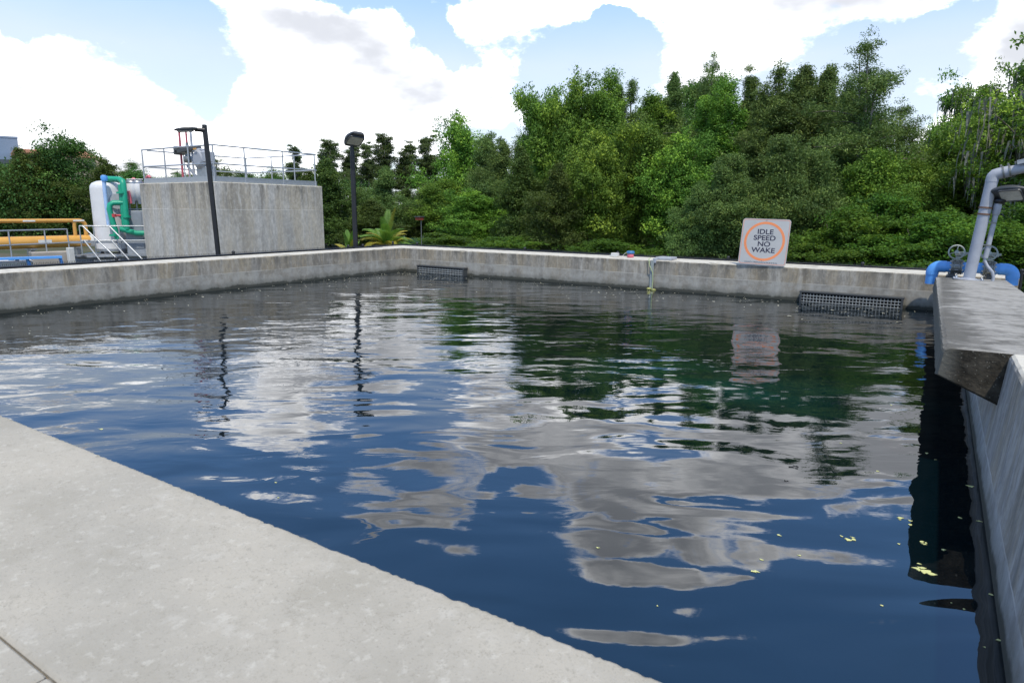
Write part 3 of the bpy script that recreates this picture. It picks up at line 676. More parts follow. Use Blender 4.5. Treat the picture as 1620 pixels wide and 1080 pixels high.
# ------------------------------------------------------------------ concrete tank with its rails
TX, TY, TXL, TYR, TZ = -17.52, 11.54, -21.45, 15.5, 2.40
t = empty('concrete_tank', ((TX+TXL)/2, (TY+TYR)/2, -.2), 'tall square concrete tank streaked with grey runs, behind the left wall', 'tank')
b = MB(); nx = 40
b.box(((TX+TXL)/2, (TY+TYR)/2, (TZ-.2)/2), (TX-TXL, TYR-TY, TZ+.2), bev=.02); b.build('tank_wall', CONC_TANK, t)
def railing(pts, posts, z0, h, label, r_=.021, toe=True, mid=True):
    t = empty('guard_rail', (pts[0][0], pts[0][1], z0), label, 'railing', 'metal guard rails')
    P = [Vector((p[0], p[1], z0+h)) for p in pts]
    for nm, hh in (('top_rail', h), ('mid_rail', h*.5)):
        b = MB()
        for a, c in zip(pts[:-1], pts[1:]): b.tube([(a[0], a[1], z0+hh), (c[0], c[1], z0+hh)], r_, 8)
        b.build(nm, ALU, t)
    if toe:
        b = MB()
        for a, c in zip(pts[:-1], pts[1:]):
            a, c = Vector((*a, 0)), Vector((*c, 0)); d = (c-a).normalized(); L = (c-a).length
            b.box(((a+c)/2+Vector((0, 0, z0+.085))), (L, .012, .15), Matrix.Rotation(math.atan2(d.y, d.x), 3, 'Z'))
        b.build('toe_board', ALU, t)
    for x, y in posts:
        b = MB(); b.tube([(x, y, z0-.02), (x, y, z0+h+.01)], r_, 8); b.box((x, y, z0+.005), (.09, .09, .012)); b.build('post', ALU, t)
    return t
ry = [float(A(x, 270, X=TX-.12)[1]) for x in (388, 448, 498)]
yb = TYR-.12; ryy = [TY+.14]+[y for y in ry]
railing([(TXL+.1, TY+.12), (TX-.12, TY+.12), (TX-.12, yb)], [(TX-.12, TY+.12)]+[(TX-.12, min(y, yb)) for y in ry]+[(x, TY+.12) for x in (TXL+.12, TXL+1.35, TXL+2.6)], TZ, 1.02, 'guard rail along the two near edges of the square concrete tank')
railing([(TX-.12, yb), (TXL+.1, yb), (TXL+.1, TY+.3)], [(x, yb) for x in (TX-1.2, TX-2.4, TXL+.12)]+[(TXL+.1, TY+1.5)], TZ, 1.02, 'guard rail along the far edges of the square concrete tank', toe=False)
# actuator and frame standing on the tank
def hoist():
    X0 = A(290, 283, Y=TY+.5); c = Vector((X0[0], TY+.55, TZ))
    t = empty('valve_actuator', c, 'grey motor actuator in a thin red frame on top of the concrete tank', 'machine')
    xs = [float(A(x, 240, Y=TY+.55)[0]) for x in (283, 289, 304)]
    xa, xb = float(A(286, 240, Y=TY+.55)[0]), float(A(304, 240, Y=TY+.55)[0]); zt = float(A(283, 208, Y=TY+.55)[2]); zt2 = float(A(303, 203, Y=TY+.55)[2])
    y = TY+.55
    b = MB(); b.tube([(xa, y, TZ), (xa, y, zt)], .034, 8); b.tube([(xa, y, zt), (xb, y, zt2)], .03, 8); b.build('red_frame', REDF, t)
    b = MB(); b.tube([(xb, y, TZ), (xb, y, zt2)], .035, 8); b.build('frame_post', GREYP, t)
    xm = (xa+xb)/2+.06
    b = MB(); b.lathe([(.02, 0), (.10, .01), (.13, .06), (.13, .17), (.08, .22), (.07, .30), (.11, .33), (.11, .40), (.05, .48), (.04, .60)], (xm, y, zt-.95), 14); b.build('motor', GUN, t)
    b = MB(); b.tube([(xm, y, TZ+.05), (xm, y, zt-.02)], .03, 8); b.build('stem', REDF, t)
    b = MB(); b.box((xm+.05, y, TZ+.98), (.95, .3, .12), Matrix.Rotation(R(-6), 3, 'Y'), bev=.02); b.box((xm-.42, y, TZ+.98), (.2, .3, .25), bev=.02); b.build('yoke', DGREY, t)
    x2 = float(A(321, 250, Y=TY+.6)[0]); z2 = float(A(320, 252, Y=TY+.6)[2])
    M = Matrix.Rotation(R(90), 3, 'X')
    b = MB(); b.lathe([(.10, -.22), (.25, -.2), (.31, -.1), (.31, .12), (.2, .2)], (x2, y+.05, z2), 20, M); b.box((x2+.2, y+.05, z2+.05), (.35, .34, .32), bev=.03); b.box((x2-.05, y, z2+.25), (.5, .2, .08), bev=.02); b.build('gear_housing', GREYP, t)
    b = MB(); b.box((x2, y-.19, z2+.28), (.14, .02, .05)); b.build('tag_plate', YEL, t)
    b = MB(); b.tube([(x2-.1, y, z2-.25), (x2-.1, y, TZ+.3), (x2+.1, y, TZ)], .05, 8); b.tube([(x2+.25, y, z2-.2), (x2+.25, y, TZ)], .045, 8); b.tube([(x2-.75, y, TZ+.52), (x2-.3, y, TZ+.15), (x2+.1, y, TZ+.12)], .04, 8); b.box((x2+.05, y+.1, TZ+.25), (.5, .35, .48), bev=.03)
    b.build('pipe_base', GALV, t)
    for k, px_ in enumerate((236, 212)):
        q = A(px_, 291, Y=TY+1.0); xx = float(q[0]); zz = TZ if px_ > 225 else float(q[2])-.12; h_ = .16
        b = MB(); P = arc((xx, TY+1.0, zz+h_), (-1, 0, 0), (0, 0, 1), .13, 0, math.pi*.8, 8); b.tube([(xx-.13, TY+1.0, zz-.3)]+P, .045, 10)
        tag(b.build('vent_elbow', PINK), 'faded red vent elbow '+('on the tank top near its left corner' if k == 0 else 'just left of the concrete tank'), 'pipe', 'faded red vent elbows at the tank')
REDF = paint('faded_red_frame', (.42, .09, .12), .5, dirt=.1)
hoist()
# ------------------------------------------------------------------ process area left of the tank
def process_area():
    X = -24.2
    yA = float(A(-60, 380, X=X)[1]); yE = float(A(140, 380, X=X)[1]); zc = float(A(60, 383, X=X)[2]); rr = .19
    t = empty('ochre_main', (X, yE, -.2), 'thick ochre pipe running horizontally above the left wall', 'pipe')
    yF = float(A(163, 380, X=X)[1])
    b = MB(); b.tube([(X, yA-3, zc), (X, yE, zc)], rr, 20); b.tube([(X, yE+.33, zc-.02), (X, yF, zc-.03)], rr*.88, 18); b.build('pipe_run', YEL, t)
    b = MB(); b.tube([(X, yE, zc), (X, yE+.33, zc-.02)], rr*1.03, 20); b.build('coupling', WHITEP, t)
    for yy in (yA, (yA+yE)/2, yE-.4):
        b = MB(); b.box((X, yy, (zc-.4)/2-.1), (.3, .12, zc+.1)); b.box((X, yy, zc-rr-.02), (.5, .16, .05)); b.build('pipe_stand', GALV, t)
    b = MB(); yy = float(A(67, 381, X=X)[1]); b.box((X+rr+.004, yy, zc+.03), (.008, .38, .09)); b.build('label_plate', LABELW, t)
    z2 = float(A(100, 349, X=X)[2]); y2 = float(A(134, 349, X=X)[1]); r2 = .062
    t = empty('slim_ochre_pipe', (X, y2, -.2), 'thin ochre pipe above the thick one, turning down at its right end', 'pipe')
    b = MB(); P = arc((X, y2-.18, z2-.18), (0, 0, 1), (0, 1, 0), .18, 0, math.pi/2, 6)
    b.tube([(X, yA-3, z2)]+P+[(X, y2, zc+rr)], r2, 12)
    y3 = float(A(118, 360, X=X)[1]); b.tube([(X, y3, z2-.05), (X, y3, zc+rr)], r2*.9, 10); b.build('pipe_run', YEL, t)
    for k in (50, 128):
        yy = float(A(k, 348, X=X)[1]); b = MB(); b.box((X+r2+.004, yy-.1, z2), (.008, .34, .05)); b.build('label_plate', LABELW, t)
    # vessel
    D = 26.5; c = A(174, 350, d=D); zt = float(A(175, 289, d=D)[2]); rv = .49
    t = empty('pressure_vessel', (c[0], c[1], -.2), 'tall white cylindrical vessel with a domed top, left of the tank', 'tank')
    b = MB(); b.lathe([(rv, .25), (rv, zt-.22), (rv*.97, zt-.12), (rv*.85, zt-.03), (rv*.55, zt+.04), (.02, zt+.07)], (c[0], c[1], 0), 32); b.build('shell', WHITE, t)
    b = MB(); b.lathe([(rv*1.03, .2), (rv*1.03, .28)], (c[0], c[1], 0), 28)
    for k in range(4): b.box((c[0]+rv*.8*math.cos(k*1.57+.6), c[1]+rv*.8*math.sin(k*1.57+.6), 0), (.1, .1, .45))
    b.build('skirt', GALV, t)
    dv = Vector((-c[0], -c[1], 0)).normalized(); sv = Vector((-dv.y, dv.x, 0))
    if sv.dot(Vector((.84, .54, 0))) < 0: sv = -sv
    M = Matrix((sv, Vector((0, 0, 1)), dv)).transposed()
    cc = Vector((c[0], c[1], zt-.62))+dv*(rv*.86)+sv*.26
    b = MB(); b.lathe([(.23, 0), (.23, .07), (.25, .075), (.25, .11)], cc, 20, M); b.build('manhole', paint('vessel_grey', (.40, .42, .44), .45), t)
    # green pipework in front of it
    t = empty('green_pipework', (c[0]+.5, c[1]+.5, -.2), 'bright green process pipes looping in front of the white vessel', 'pipe')
    def G(x, y, dd=25.6): return Vector(A(x, y, d=dd))
    def gp(pts, r_, nm='pipe_run', mat=GREEN):
        b = MB(); b.tube(pts, r_, 12); b.build(nm, mat, t)
    gp([G(166, 283, 26.2), G(189, 284, 26), G(194, 287), G(195, 292), G(201, 363)], .095)
    gp([G(190, 292), G(197, 363)], .07)
    gp([G(196, 321), G(179, 321), G(174, 324), G(173, 331), G(186, 378)], .085)
    gp([G(189, 362), G(201, 365), G(216, 369), G(228, 369)], .085)
    for x, y in ((191, 305), (200, 343), (180, 372), (206, 366)):
        p = G(x, y); b = MB(); b.lathe([(.13, -.03), (.13, .03)], p, 16); b.build('flange', GREEN, t)
    b = MB(); p = G(196, 341); b.tube([p-sv*.28, p+sv*.1], .035, 8); b.lathe([(.09, -.05), (.09, .05)], p-sv*.3, 10); b.build('valve_lever', RED, t)
    t = empty('blue_riser', G(166, 360, 25.9), 'slim pale blue pipe running down the face of the white vessel', 'pipe')
    b = MB(); b.tube([G(164, 277, 25.8), G(165.5, 300, 25.8), G(172, 356, 25.8)], .06, 10); b.build('pipe_run', PBLUE, t)
    b = MB(); b.lathe([(.09, -.05), (.11, .05), (.09, .12)], G(165, 284, 25.8), 12); b.build('cap', BLUE, t)
    # control cabinets and dosing tanks between the vessel and the tank
    t = empty('control_cabinet', G(216, 400), 'grey steel equipment cabinet between the green pipes and the concrete tank', 'cabinet')
    p0, p1 = G(203, 330, 26), G(224, 330, 26); m_ = (p0+p1)/2; L = (p1-p0).length; Mz = Matrix.Rotation(math.atan2(sv.y, sv.x), 3, 'Z')
    b = MB(); b.box((m_.x, m_.y, .7), (L+.3, .5, 1.7), Mz, bev=.02); b.build('cabinet_body', CAB, t)
    b = MB(); b.box(Vector((m_.x, m_.y, .9))+dv*.26, (L*.8, .02, 1.2), Mz, bev=.008); b.build('door', CAB, t)
    for k, (x, lab) in enumerate(((209, 'white dosing cylinder above the grey cabinet, left one'), (219, 'white dosing cylinder above the grey cabinet, next to the concrete tank'))):
        p = G(x, 300, 26); zt_ = float(A(x, 287, d=26)[2]); zb_ = float(A(x, 317, d=26)[2]); t = empty('dosing_cylinder', (p.x, p.y, zb_), lab, 'tank', 'white dosing cylinders')
        b = MB(); b.lathe([(.04, zb_-.12), (.06, zb_-.02), (.16, zb_+.05), (.165, zt_-.04), (.12, zt_)], (p.x, p.y, 0), 18); b.build('cylinder', WHITE, t)
        b = MB(); b.lathe([(.172, zt_-.06), (.172, zt_+.005), (.1, zt_+.02)], (p.x, p.y, 0), 18); b.build('lid', GALV, t)
    t = empty('cylinder_frame', G(212, 330, 26.1), 'grey steel frame holding the white dosing cylinders beside the concrete tank', 'frame')
    b = MB()
    for x in (203, 214, 223): b.tube([G(x, 283, 26.15), G(x+5, 372, 26.15)], .025, 6)
    for y in (284, 318, 331): b.tube([G(200, y, 26.15), G(226, y, 26.15)], .025, 6)
    b.build('frame_bars', GALV, t)
    b = MB(); b.tube([G(203, 302, 25.8), G(207, 322, 25.8)], .05, 8); b.build('red_pipe', PINK, t)
    # steel platform with rails, stair
    t = empty('steel_platform', G(180, 400, 25), 'grey steel walkway platform between the ochre pipe and the concrete tank', 'platform')
    pA_, pB_ = G(110, 396, 25.6), G(240, 396, 25.0); zd = .12
    m_ = (pA_+pB_)/2; L = (pB_-pA_).length; an = math.atan2(pB_.y-pA_.y, pB_.x-pA_.x); Mz = Matrix.Rotation(an, 3, 'Z')
    b = MB(); b.box((m_.x-.4, m_.y+.5, zd-.02), (L, 1.6, .04), Mz); b.build('deck_grating', GALV, t)
    b = MB(); b.box((m_.x, m_.y, zd-.10), (L, .06, .22), Mz); b.box((m_.x, m_.y, zd+.42), (L, .04, .07), Mz); b.build('side_beam', CAB, t)
    for k in range(4):
        q = pA_.lerp(pB_, k/3); b = MB(); b.box((q.x, q.y, -.05), (.1, .1, .3)); b.build('leg', GALV, t)
    def R2(px, dd, z0, h, lab): 
        return railing([tuple(A(x, 380, d=d_)[:2]) for x, d_ in zip(px, dd)], [tuple(A(x, 380, d=d_)[:2]) for x, d_ in zip(px, dd)], z0, h, lab, toe=False)
    R2((-45, 15, 72, 108), (23.2, 24, 24.6, 25), .15, .82, 'grey guard rail in front of the thick ochre pipe')
    R2((128, 150, 190, 236), (25.3, 25.2, 25.1, 24.9), .13, .93, 'grey guard rail of the platform between the ochre pipe and the tank')
    t = empty('steel_stair', G(180, 411, 24.4), 'short grey steel stair with sloping handrails, coming down from the platform', 'stairs')
    def rail(pts): 
        b = MB(); b.tube(pts, .024, 8); b.build('handrail', ALU, t)
    for (xa, ya), (xb, yb_) in (((130, 357), (188, 412)), ((172, 357), (226, 411))):
        rail([G(xa, ya, 25.1), G(xb, yb_, 24.3)])
    for (xa, ya), (xb, yb_) in (((133, 380), (160, 414)), ((176, 380), (207, 414))):
        rail([G(xa, ya, 25.1), G(xb, yb_, 24.4)])
    for k in range(5):
        z_ = .08-k*.07; a_ = G(136+k*11, 395, 25.0-k*.13); c_ = G(178+k*11, 395, 25.0-k*.13); a_.z = c_.z = .1-k*.12
        b = MB(); m2 = (a_+c_)/2; b.box(m2, ((c_-a_).length, .24, .035), Matrix.Rotation(math.atan2(c_.y-a_.y, c_.x-a_.x), 3, 'Z')); b.build('tread', ALU, t)
    # blue rack and containers at the far left
    t = empty('blue_rack', G(50, 405, 23), 'bright blue steel rack standing behind the left wall', 'rack')
    b = MB(); q0, q1 = G(-30, 402, 23), G(97, 399, 23); q0.z = q1.z = .24
    an = math.atan2(q1.y-q0.y, q1.x-q0.x); Mz = Matrix.Rotation(an, 3, 'Z'); b.box((q0+q1)/2, ((q1-q0).length, .35, .055), Mz); b.build('top_beam', BLUE, t)
    for x in (43, 95, -20):
        q = G(x, 410, 23); b = MB(); b.tube([(q.x, q.y, .22), (q.x+.12, q.y+.05, -.2)], .045, 8); b.build('leg', BLUE, t)
    b = MB(); q0, q1 = G(55, 416, 23), G(125, 414, 23); q0.z = q1.z = -.10; b.tube([q0, q1], .035, 8); b.build('lower_bar', BLUE, t)
    for k, (x, lab) in enumerate(((-8, 'white chemical container under the blue rack, at the left edge'), (18, 'white chemical container under the blue rack, middle one'), (36, 'white chemical container under the blue rack, beside its slanting leg'))):
        q = G(x, 410, 23.4); t = empty('chemical_container', (q.x, q.y, -.2), lab, 'container', 'white chemical containers')
        b = MB(); b.box((q.x, q.y, -.02), (.46, .5, .36), Matrix.Rotation(an, 3, 'Z'), bev=.05); b.build('body', WHITE, t)
        b = MB(); b.lathe([(.07, .15), (.07, .2), (.05, .21)], (q.x, q.y, 0), 12); b.build('cap', LBLUE, t)
    t = empty('low_concrete_plinth', G(75, 408, 24.6), 'low beige concrete plinth under the thick ochre pipe', 'plinth')
    q0, q1 = G(48, 400, 24.4), G(112, 400, 24.6); m_ = (q0+q1)/2
    b = MB(); b.box((m_.x, m_.y, .06), ((q1-q0).length, .5, .52), Matrix.Rotation(math.atan2(q1.y-q0.y, q1.x-q0.x), 3, 'Z'), bev=.015); b.build('plinth_block', PLINTH, t)
    b = MB(); q = G(111, 395, 24.2); b.box((q.x, q.y, .12), (.16, .16, .64), bev=.01); b.build('pier', WHITEP, t)
CAB = paint('grey_cabinet_paint', (.26, .29, .33), .45, dirt=.08); PBLUE = paint('pale_blue_pipe', (.35, .50, .75), .4, dirt=.06)
PLINTH = paint('beige_concrete', (.34, .31, .27), .85, 0, .12, 3, dirt=.15)
process_area()
# ------------------------------------------------------------------ far buildings
BB = paint('blue_grey_cladding', (.20, .27, .36), .4, 0, .06, .3, dirt=.04); TAN = paint('tan_stucco', (.50, .40, .31), .8, 0, .06, .3, dirt=.05); TERR = paint('terracotta_roof', (.42, .20, .12), .8, 0, .15, .5, dirt=.1)
GLASSD = paint('dark_window_glass', (.05, .07, .09), .15, dirt=.03)
def far_buildings():
    q0, q1 = Vector(A(-150, 300, d=150)), Vector(A(38, 300, d=150)); zt = float(A(20, 219, d=150)[2]); m_ = (q0+q1)/2; an = math.atan2(q1.y-q0.y, q1.x-q0.x); Mz = Matrix.Rotation(an, 3, 'Z'); L = (q1-q0).length
    nv = Vector((-m_.x, -m_.y, 0)).normalized()
    t = empty('office_tower', (m_.x, m_.y, -.2), 'tall blue-grey building showing behind the trees at the left edge', 'building')
    b = MB(); b.box((m_.x-nv.x*8, m_.y-nv.y*8, zt/2), (L, 16, zt), Mz, bev=.1); b.build('wall', BB, t)
    b = MB(); b.box((m_.x-nv.x*8, m_.y-nv.y*8, zt+.15), (L+.1, 16.1, .3), Mz); b.build('roof', BB, t)
    for k in range(3):
        b = MB(); b.box(Vector((m_.x, m_.y, 3+k*3.0))+nv*.05, (L*.9, .06, 1.4), Mz); b.build('window_band', GLASSD, t)
    q0, q1 = Vector(A(36, 300, d=140)), Vector(A(104, 300, d=140)); zt = float(A(60, 243, d=140)[2]); m_ = (q0+q1)/2; L = (q1-q0).length
    t = empty('tan_building', (m_.x, m_.y, -.2), 'tan building with a terracotta roof edge behind the trees at the left', 'building')
    b = MB(); b.box((m_.x-nv.x*7, m_.y-nv.y*7, zt/2), (L, 14, zt), Mz, bev=.1); b.build('wall', TAN, t)
    b = MB(); b.box((m_.x-nv.x*7, m_.y-nv.y*7, zt+.25), (L+1, 15, .7), Mz, bev=.1); b.build('roof', TERR, t)
    for r_ in range(3):
        for k in range(4):
            b = MB(); b.box(Vector((m_.x, m_.y, 3+r_*3.2))+nv*.05+(q1-q0)*(k/4-.375), (1.3, .08, 1.5), Mz); b.build('window', GLASSD, t)
    q = Vector(A(125, 234, d=120)); t = empty('gabled_house', (q.x, q.y, -.2), 'small building with an orange-brown roof tip above the left trees', 'building')
    zt = q.z
    b = MB(); b.box((q.x, q.y, (zt-1.5)/2), (4.4, 4.4, zt-1.5), Mz); b.build('wall', TAN, t)
    b = MB(); b.lathe([(3.4, zt-1.5), (.05, zt)], (q.x, q.y, 0), 4, smooth=False); b.build('roof', TERR, t)
far_buildings()
# ------------------------------------------------------------------ bird box and green screen fence
def extras():
    q = A(667, 392, d=24); t = empty('pole_box', (q[0], q[1], -.2), 'small red and black box on a thin pole in front of the trees', 'box')
    b = MB(); b.tube([(q[0], q[1], -.2), (q[0], q[1], 1.40)], .018, 6); b.build('pole', GUN, t)
    z = float(A(664, 346, d=24)[2]); b = MB(); b.box((q[0]-.05, q[1]-.03, z), (.22, .2, .10), bev=.01); b.build('box_body', RUSTR, t)
    b = MB(); b.box((q[0]-.06, q[1]-.03, z+.065), (.28, .26, .035), bev=.006); b.build('roof', DGREY, t)
    q0, q1 = A(640, 385, d=31), A(700, 385, d=31); t = empty('screen_fence', ((q0[0]+q1[0])/2, (q0[1]+q1[1])/2, -.2), 'dark green screened fence in the gap between the trees', 'fence')
    zt = float(A(670, 375, d=31)[2]); m_ = (Vector(q0)+Vector(q1))/2; Mz = Matrix.Rotation(math.atan2(q1[1]-q0[1], q1[0]-q0[0]), 3, 'Z'); L = (Vector(q1)-Vector(q0)).length
    b = MB(); b.box((m_.x, m_.y, (zt-.2)/2), (L, .015, zt+.1), Mz); b.build('windscreen', paint('green_mesh_fabric', (.012, .06, .045), .8), t)
    for k in range(3):
        p = Vector(q0).lerp(Vector(q1), k/2); b = MB(); b.tube([(p.x, p.y, -.2), (p.x, p.y, zt+.05)], .03, 8); b.build('post', GALV, t)
RUSTR = paint('red_box_paint', (.30, .05, .03), .6)
extras()
# ------------------------------------------------------------------ petals and leaves afloat
LEAFY = paint('yellow_green_petal', (.58, .60, .26), .6, dirt=.05)
def floating():
    rr = random.Random(3)
    spots = [(1338, 849, 20, 'c'), (1455, 855, 18, 'c'), (1468, 903, 30, 'c'), (1232, 845, 10, 's'), (1197, 902, 18, 'c'), (1205, 884, 10, 's'), (1434, 822, 18, 'c'), (1440, 829, 8, 's'), (1422, 859, 8, 's'), (1492, 868, 9, 's'), (1453, 890, 9, 's'),
             (1265, 877, 8, 's'), (1395, 956, 10, 's'), (1568, 939, 10, 's'), (1537, 768, 16, 's'), (1519, 818, 9, 's'), (1549, 823, 8, 's'), (1466, 716, 8, 's'), (1480, 726, 6, 's'), (1388, 744, 7, 's'), (1525, 962, 6, 's'), (1505, 952, 4, 's'),
             (1580, 1011, 8, 's'), (1558, 1022, 5, 's'), (1261, 738, 20, 'd'), (946, 865, 7, 's'), (1040, 957, 6, 's'), (160, 678, 10, 's'), (440, 786, 6, 's'), (436, 762, 5, 's'), (1243, 760, 8, 'd'), (1330, 700, 6, 's'), (1410, 640, 6, 's')]
    for i, (x, y, w_, k) in enumerate(spots):
        q = A(x, y, z=.004); sc = w_/F_PX*np.linalg.norm(q-np.array([0, 0, CAMZ]))
        b = MB(); n_ = 1 if k == 's' else max(3, int(w_/4))
        for j in range(n_):
            ox, oy = (0, 0) if n_ == 1 else (rr.uniform(-.5, .5)*sc, rr.uniform(-.3, .3)*sc); s_ = sc*(.5 if n_ == 1 else rr.uniform(.12, .34)); el__ = rr.uniform(.35, .8)
            a = rr.uniform(0, 6.28); pts = []
            for m_ in range(7):
                an = a+m_*2*math.pi/7; r_ = s_*rr.uniform(.4, 1.0)*(1 if m_ % 2 else .6)
                pts.append((q[0]+ox+r_*math.cos(an), q[1]+oy+r_*math.sin(an)*.8))
            z0 = .0012+rr.uniform(0, .001); vs = [(px, py, z0+rr.uniform(0, .0012)) for px, py in pts]+[(px, py, z0-.0008) for px, py in pts]
            b.add(vs, [tuple(range(7)), tuple(range(13, 6, -1))]+[(m_, (m_+1) % 7, 7+(m_+1) % 7, 7+m_) for m_ in range(7)])
        where = 'in the dark reflection of the slab' if x > 1405 else 'on the open water right of the middle' if x > 900 else 'near the pale ledge'
        lab = ('cluster of yellow-green petals floating ' if k == 'c' else 'small dark scrap floating ' if k == 'd' else 'single small yellow-green petal floating ')+where
        mat = LEAFY if k != 'd' else SHADE_SCRAP_BLACK
        b.build('floating_petals' if k != 'd' else 'floating_scrap', mat, label=lab, cat='petal' if k != 'd' else 'debris', group={'c': 'petal clusters afloat ', 's': 'single petals afloat ', 'd': 'dark scraps afloat '}[k]+where)
    # specks of foam and pollen along the far walls: nobody could count them
    b = MB(); r2 = np.random.default_rng(4)
    for i in range(560):
        if r2.random() < .62: x, y = r2.uniform(-12.2, .1), 13.6-abs(r2.normal())*1.1
        else: x, y = -12.3+abs(r2.normal())*1.0, r2.uniform(3, 13.5)
        if not (-12.3 < x < .2 and 2 < y < 13.65): continue
        s_ = r2.uniform(.004, .013)*(1.5 if r2.random() < .1 else 1); a = r2.uniform(0, 6.28); st = r2.uniform(1, 2.5)
        ca, sa = math.cos(.57), -math.sin(.57)*-1
        pts = [(math.cos(a+k*1.2566)*s_*st, math.sin(a+k*1.2566)*s_) for k in range(5)]
        b.add([(x+px*.84-py*.54*0, y+py, .002+r2.uniform(0, .004)) for px, py in pts], [(0, 1, 2, 3, 4)])
    b.build('foam_specks', paint('foam_speck', (.66, .64, .50), .7), kind='stuff', label='pale pollen and foam specks drifting along the far basin walls')
floating()
# ------------------------------------------------------------------ trees
def leaf_mat(name, c0, c1, c2, trans=.35):
    m, n, b = new_mat(name)
    at = n.n.new('ShaderNodeAttribute'); at.attribute_name = 'tint'; f = at.outputs['Fac']
    oi = n.n.new('ShaderNodeObjectInfo').outputs['Random']
    c = n.mix(n.mr(f, 0, .6, 0, 1), c0, c1); c = n.mix(n.mr(f, .6, 1., 0, 1), c, c2)
    hs = n.n.new('ShaderNodeHueSaturation'); n.l.new(c, hs.inputs['Color']); n.l.new(n.mr(oi, 0, 1, .485, .512), hs.inputs['Hue']); n.l.new(n.mr(oi, 0, 1, .85, 1.15), hs.inputs['Value'])
    n.l.new(hs.outputs[0], b.inputs['Base Color']); b.inputs['Roughness'].default_value = .62; b.inputs['Specular IOR Level'].default_value = .3
    tr = n.n.new('ShaderNodeBsdfTranslucent'); n.l.new(n.mix(.5, hs.outputs[0], (.10, .16, .015)), tr.inputs[0])
    ms = n.n.new('ShaderNodeMixShader'); ms.inputs[0].default_value = trans
    n.l.new(b.outputs[0], ms.inputs[1]); n.l.new(tr.outputs[0], ms.inputs[2]); n.l.new(ms.outputs[0], n.n['Material Output'].inputs[0])
    return m
def bark_mat(name, col):
    m, n, b = new_mat(name); p = n.pos(); f = n.noise(n.vm('MULTIPLY', p, (1, 1, .15)), 14, 5, .65)
    n.l.new(n.mix(n.mr(f, .35, .65, 0, 1), tuple(c*.55 for c in col), tuple(c*1.3 for c in col)), b.inputs['Base Color']); b.inputs['Roughness'].default_value = .95
    n.l.new(n.bump(f, .8, .03), b.inputs['Normal']); return m
BARK = bark_mat('grey_brown_bark', (.13, .11, .09)); PALEBARK = bark_mat('pale_cypress_bark', (.24, .21, .18))
L_MAPLE = leaf_mat('broad_leaf_green', (0.084, 0.184, 0.026), (0.181, 0.337, 0.043), (0.362, 0.543, 0.059))
L_DARK = leaf_mat('dark_leaf_green', (0.047, 0.119, 0.031), (0.095, 0.211, 0.042), (0.178, 0.326, 0.058))
L_CYP = leaf_mat('cypress_needle_green', (0.084, 0.145, 0.043), (0.161, 0.255, 0.064), (0.291, 0.385, 0.092))
L_OLIVE = leaf_mat('olive_leaf_green', (.052, .092, .020), (.095, .150, .030), (.165, .220, .045))
L_SPIRE = leaf_mat('pale_cypress_green', (.075, .120, .045), (.13, .185, .065), (.20, .26, .09), .5)
L_BRIGHT = leaf_mat('bright_shrub_green', (0.047, 0.115, 0.016), (0.108, 0.230, 0.024), (0.216, 0.351, 0.034), .45)
MOSS = paint('grey_hanging_moss', (.17, .175, .14), .9, dirt=.1)
def leaf_object(name, P, Nn, S, tint, mat, asp=.55):
    """one rhombic leaf per row: centre, normal, size"""
    n = len(P); rng = np.random.default_rng(n)
    t = rng.normal(size=(n, 3)); a = np.cross(Nn, t); a /= np.linalg.norm(a, axis=1)[:, None]+1e-9; b = np.cross(Nn, a); b /= np.linalg.norm(b, axis=1)[:, None]+1e-9
    S = S[:, None]; V = np.empty((n, 4, 3), np.float32)
    V[:, 0] = P-a*S; V[:, 1] = P-b*S*asp+Nn*S*.12; V[:, 2] = P+a*S; V[:, 3] = P+b*S*asp+Nn*S*.12
    me = bpy.data.meshes.new(name); me.vertices.add(4*n); me.vertices.foreach_set('co', V.ravel())
    me.loops.add(4*n); me.loops.foreach_set('vertex_index', np.arange(4*n, dtype=np.int32)); me.polygons.add(n)
    me.polygons.foreach_set('loop_start', np.arange(0, 4*n, 4, dtype=np.int32)); me.polygons.foreach_set('loop_total', np.full(n, 4, np.int32))
    at = me.attributes.new('tint', 'FLOAT', 'FACE'); at.data.foreach_set('value', tint.astype(np.float32))
    me.update(); me.validate(); me.materials.append(mat)
    return me
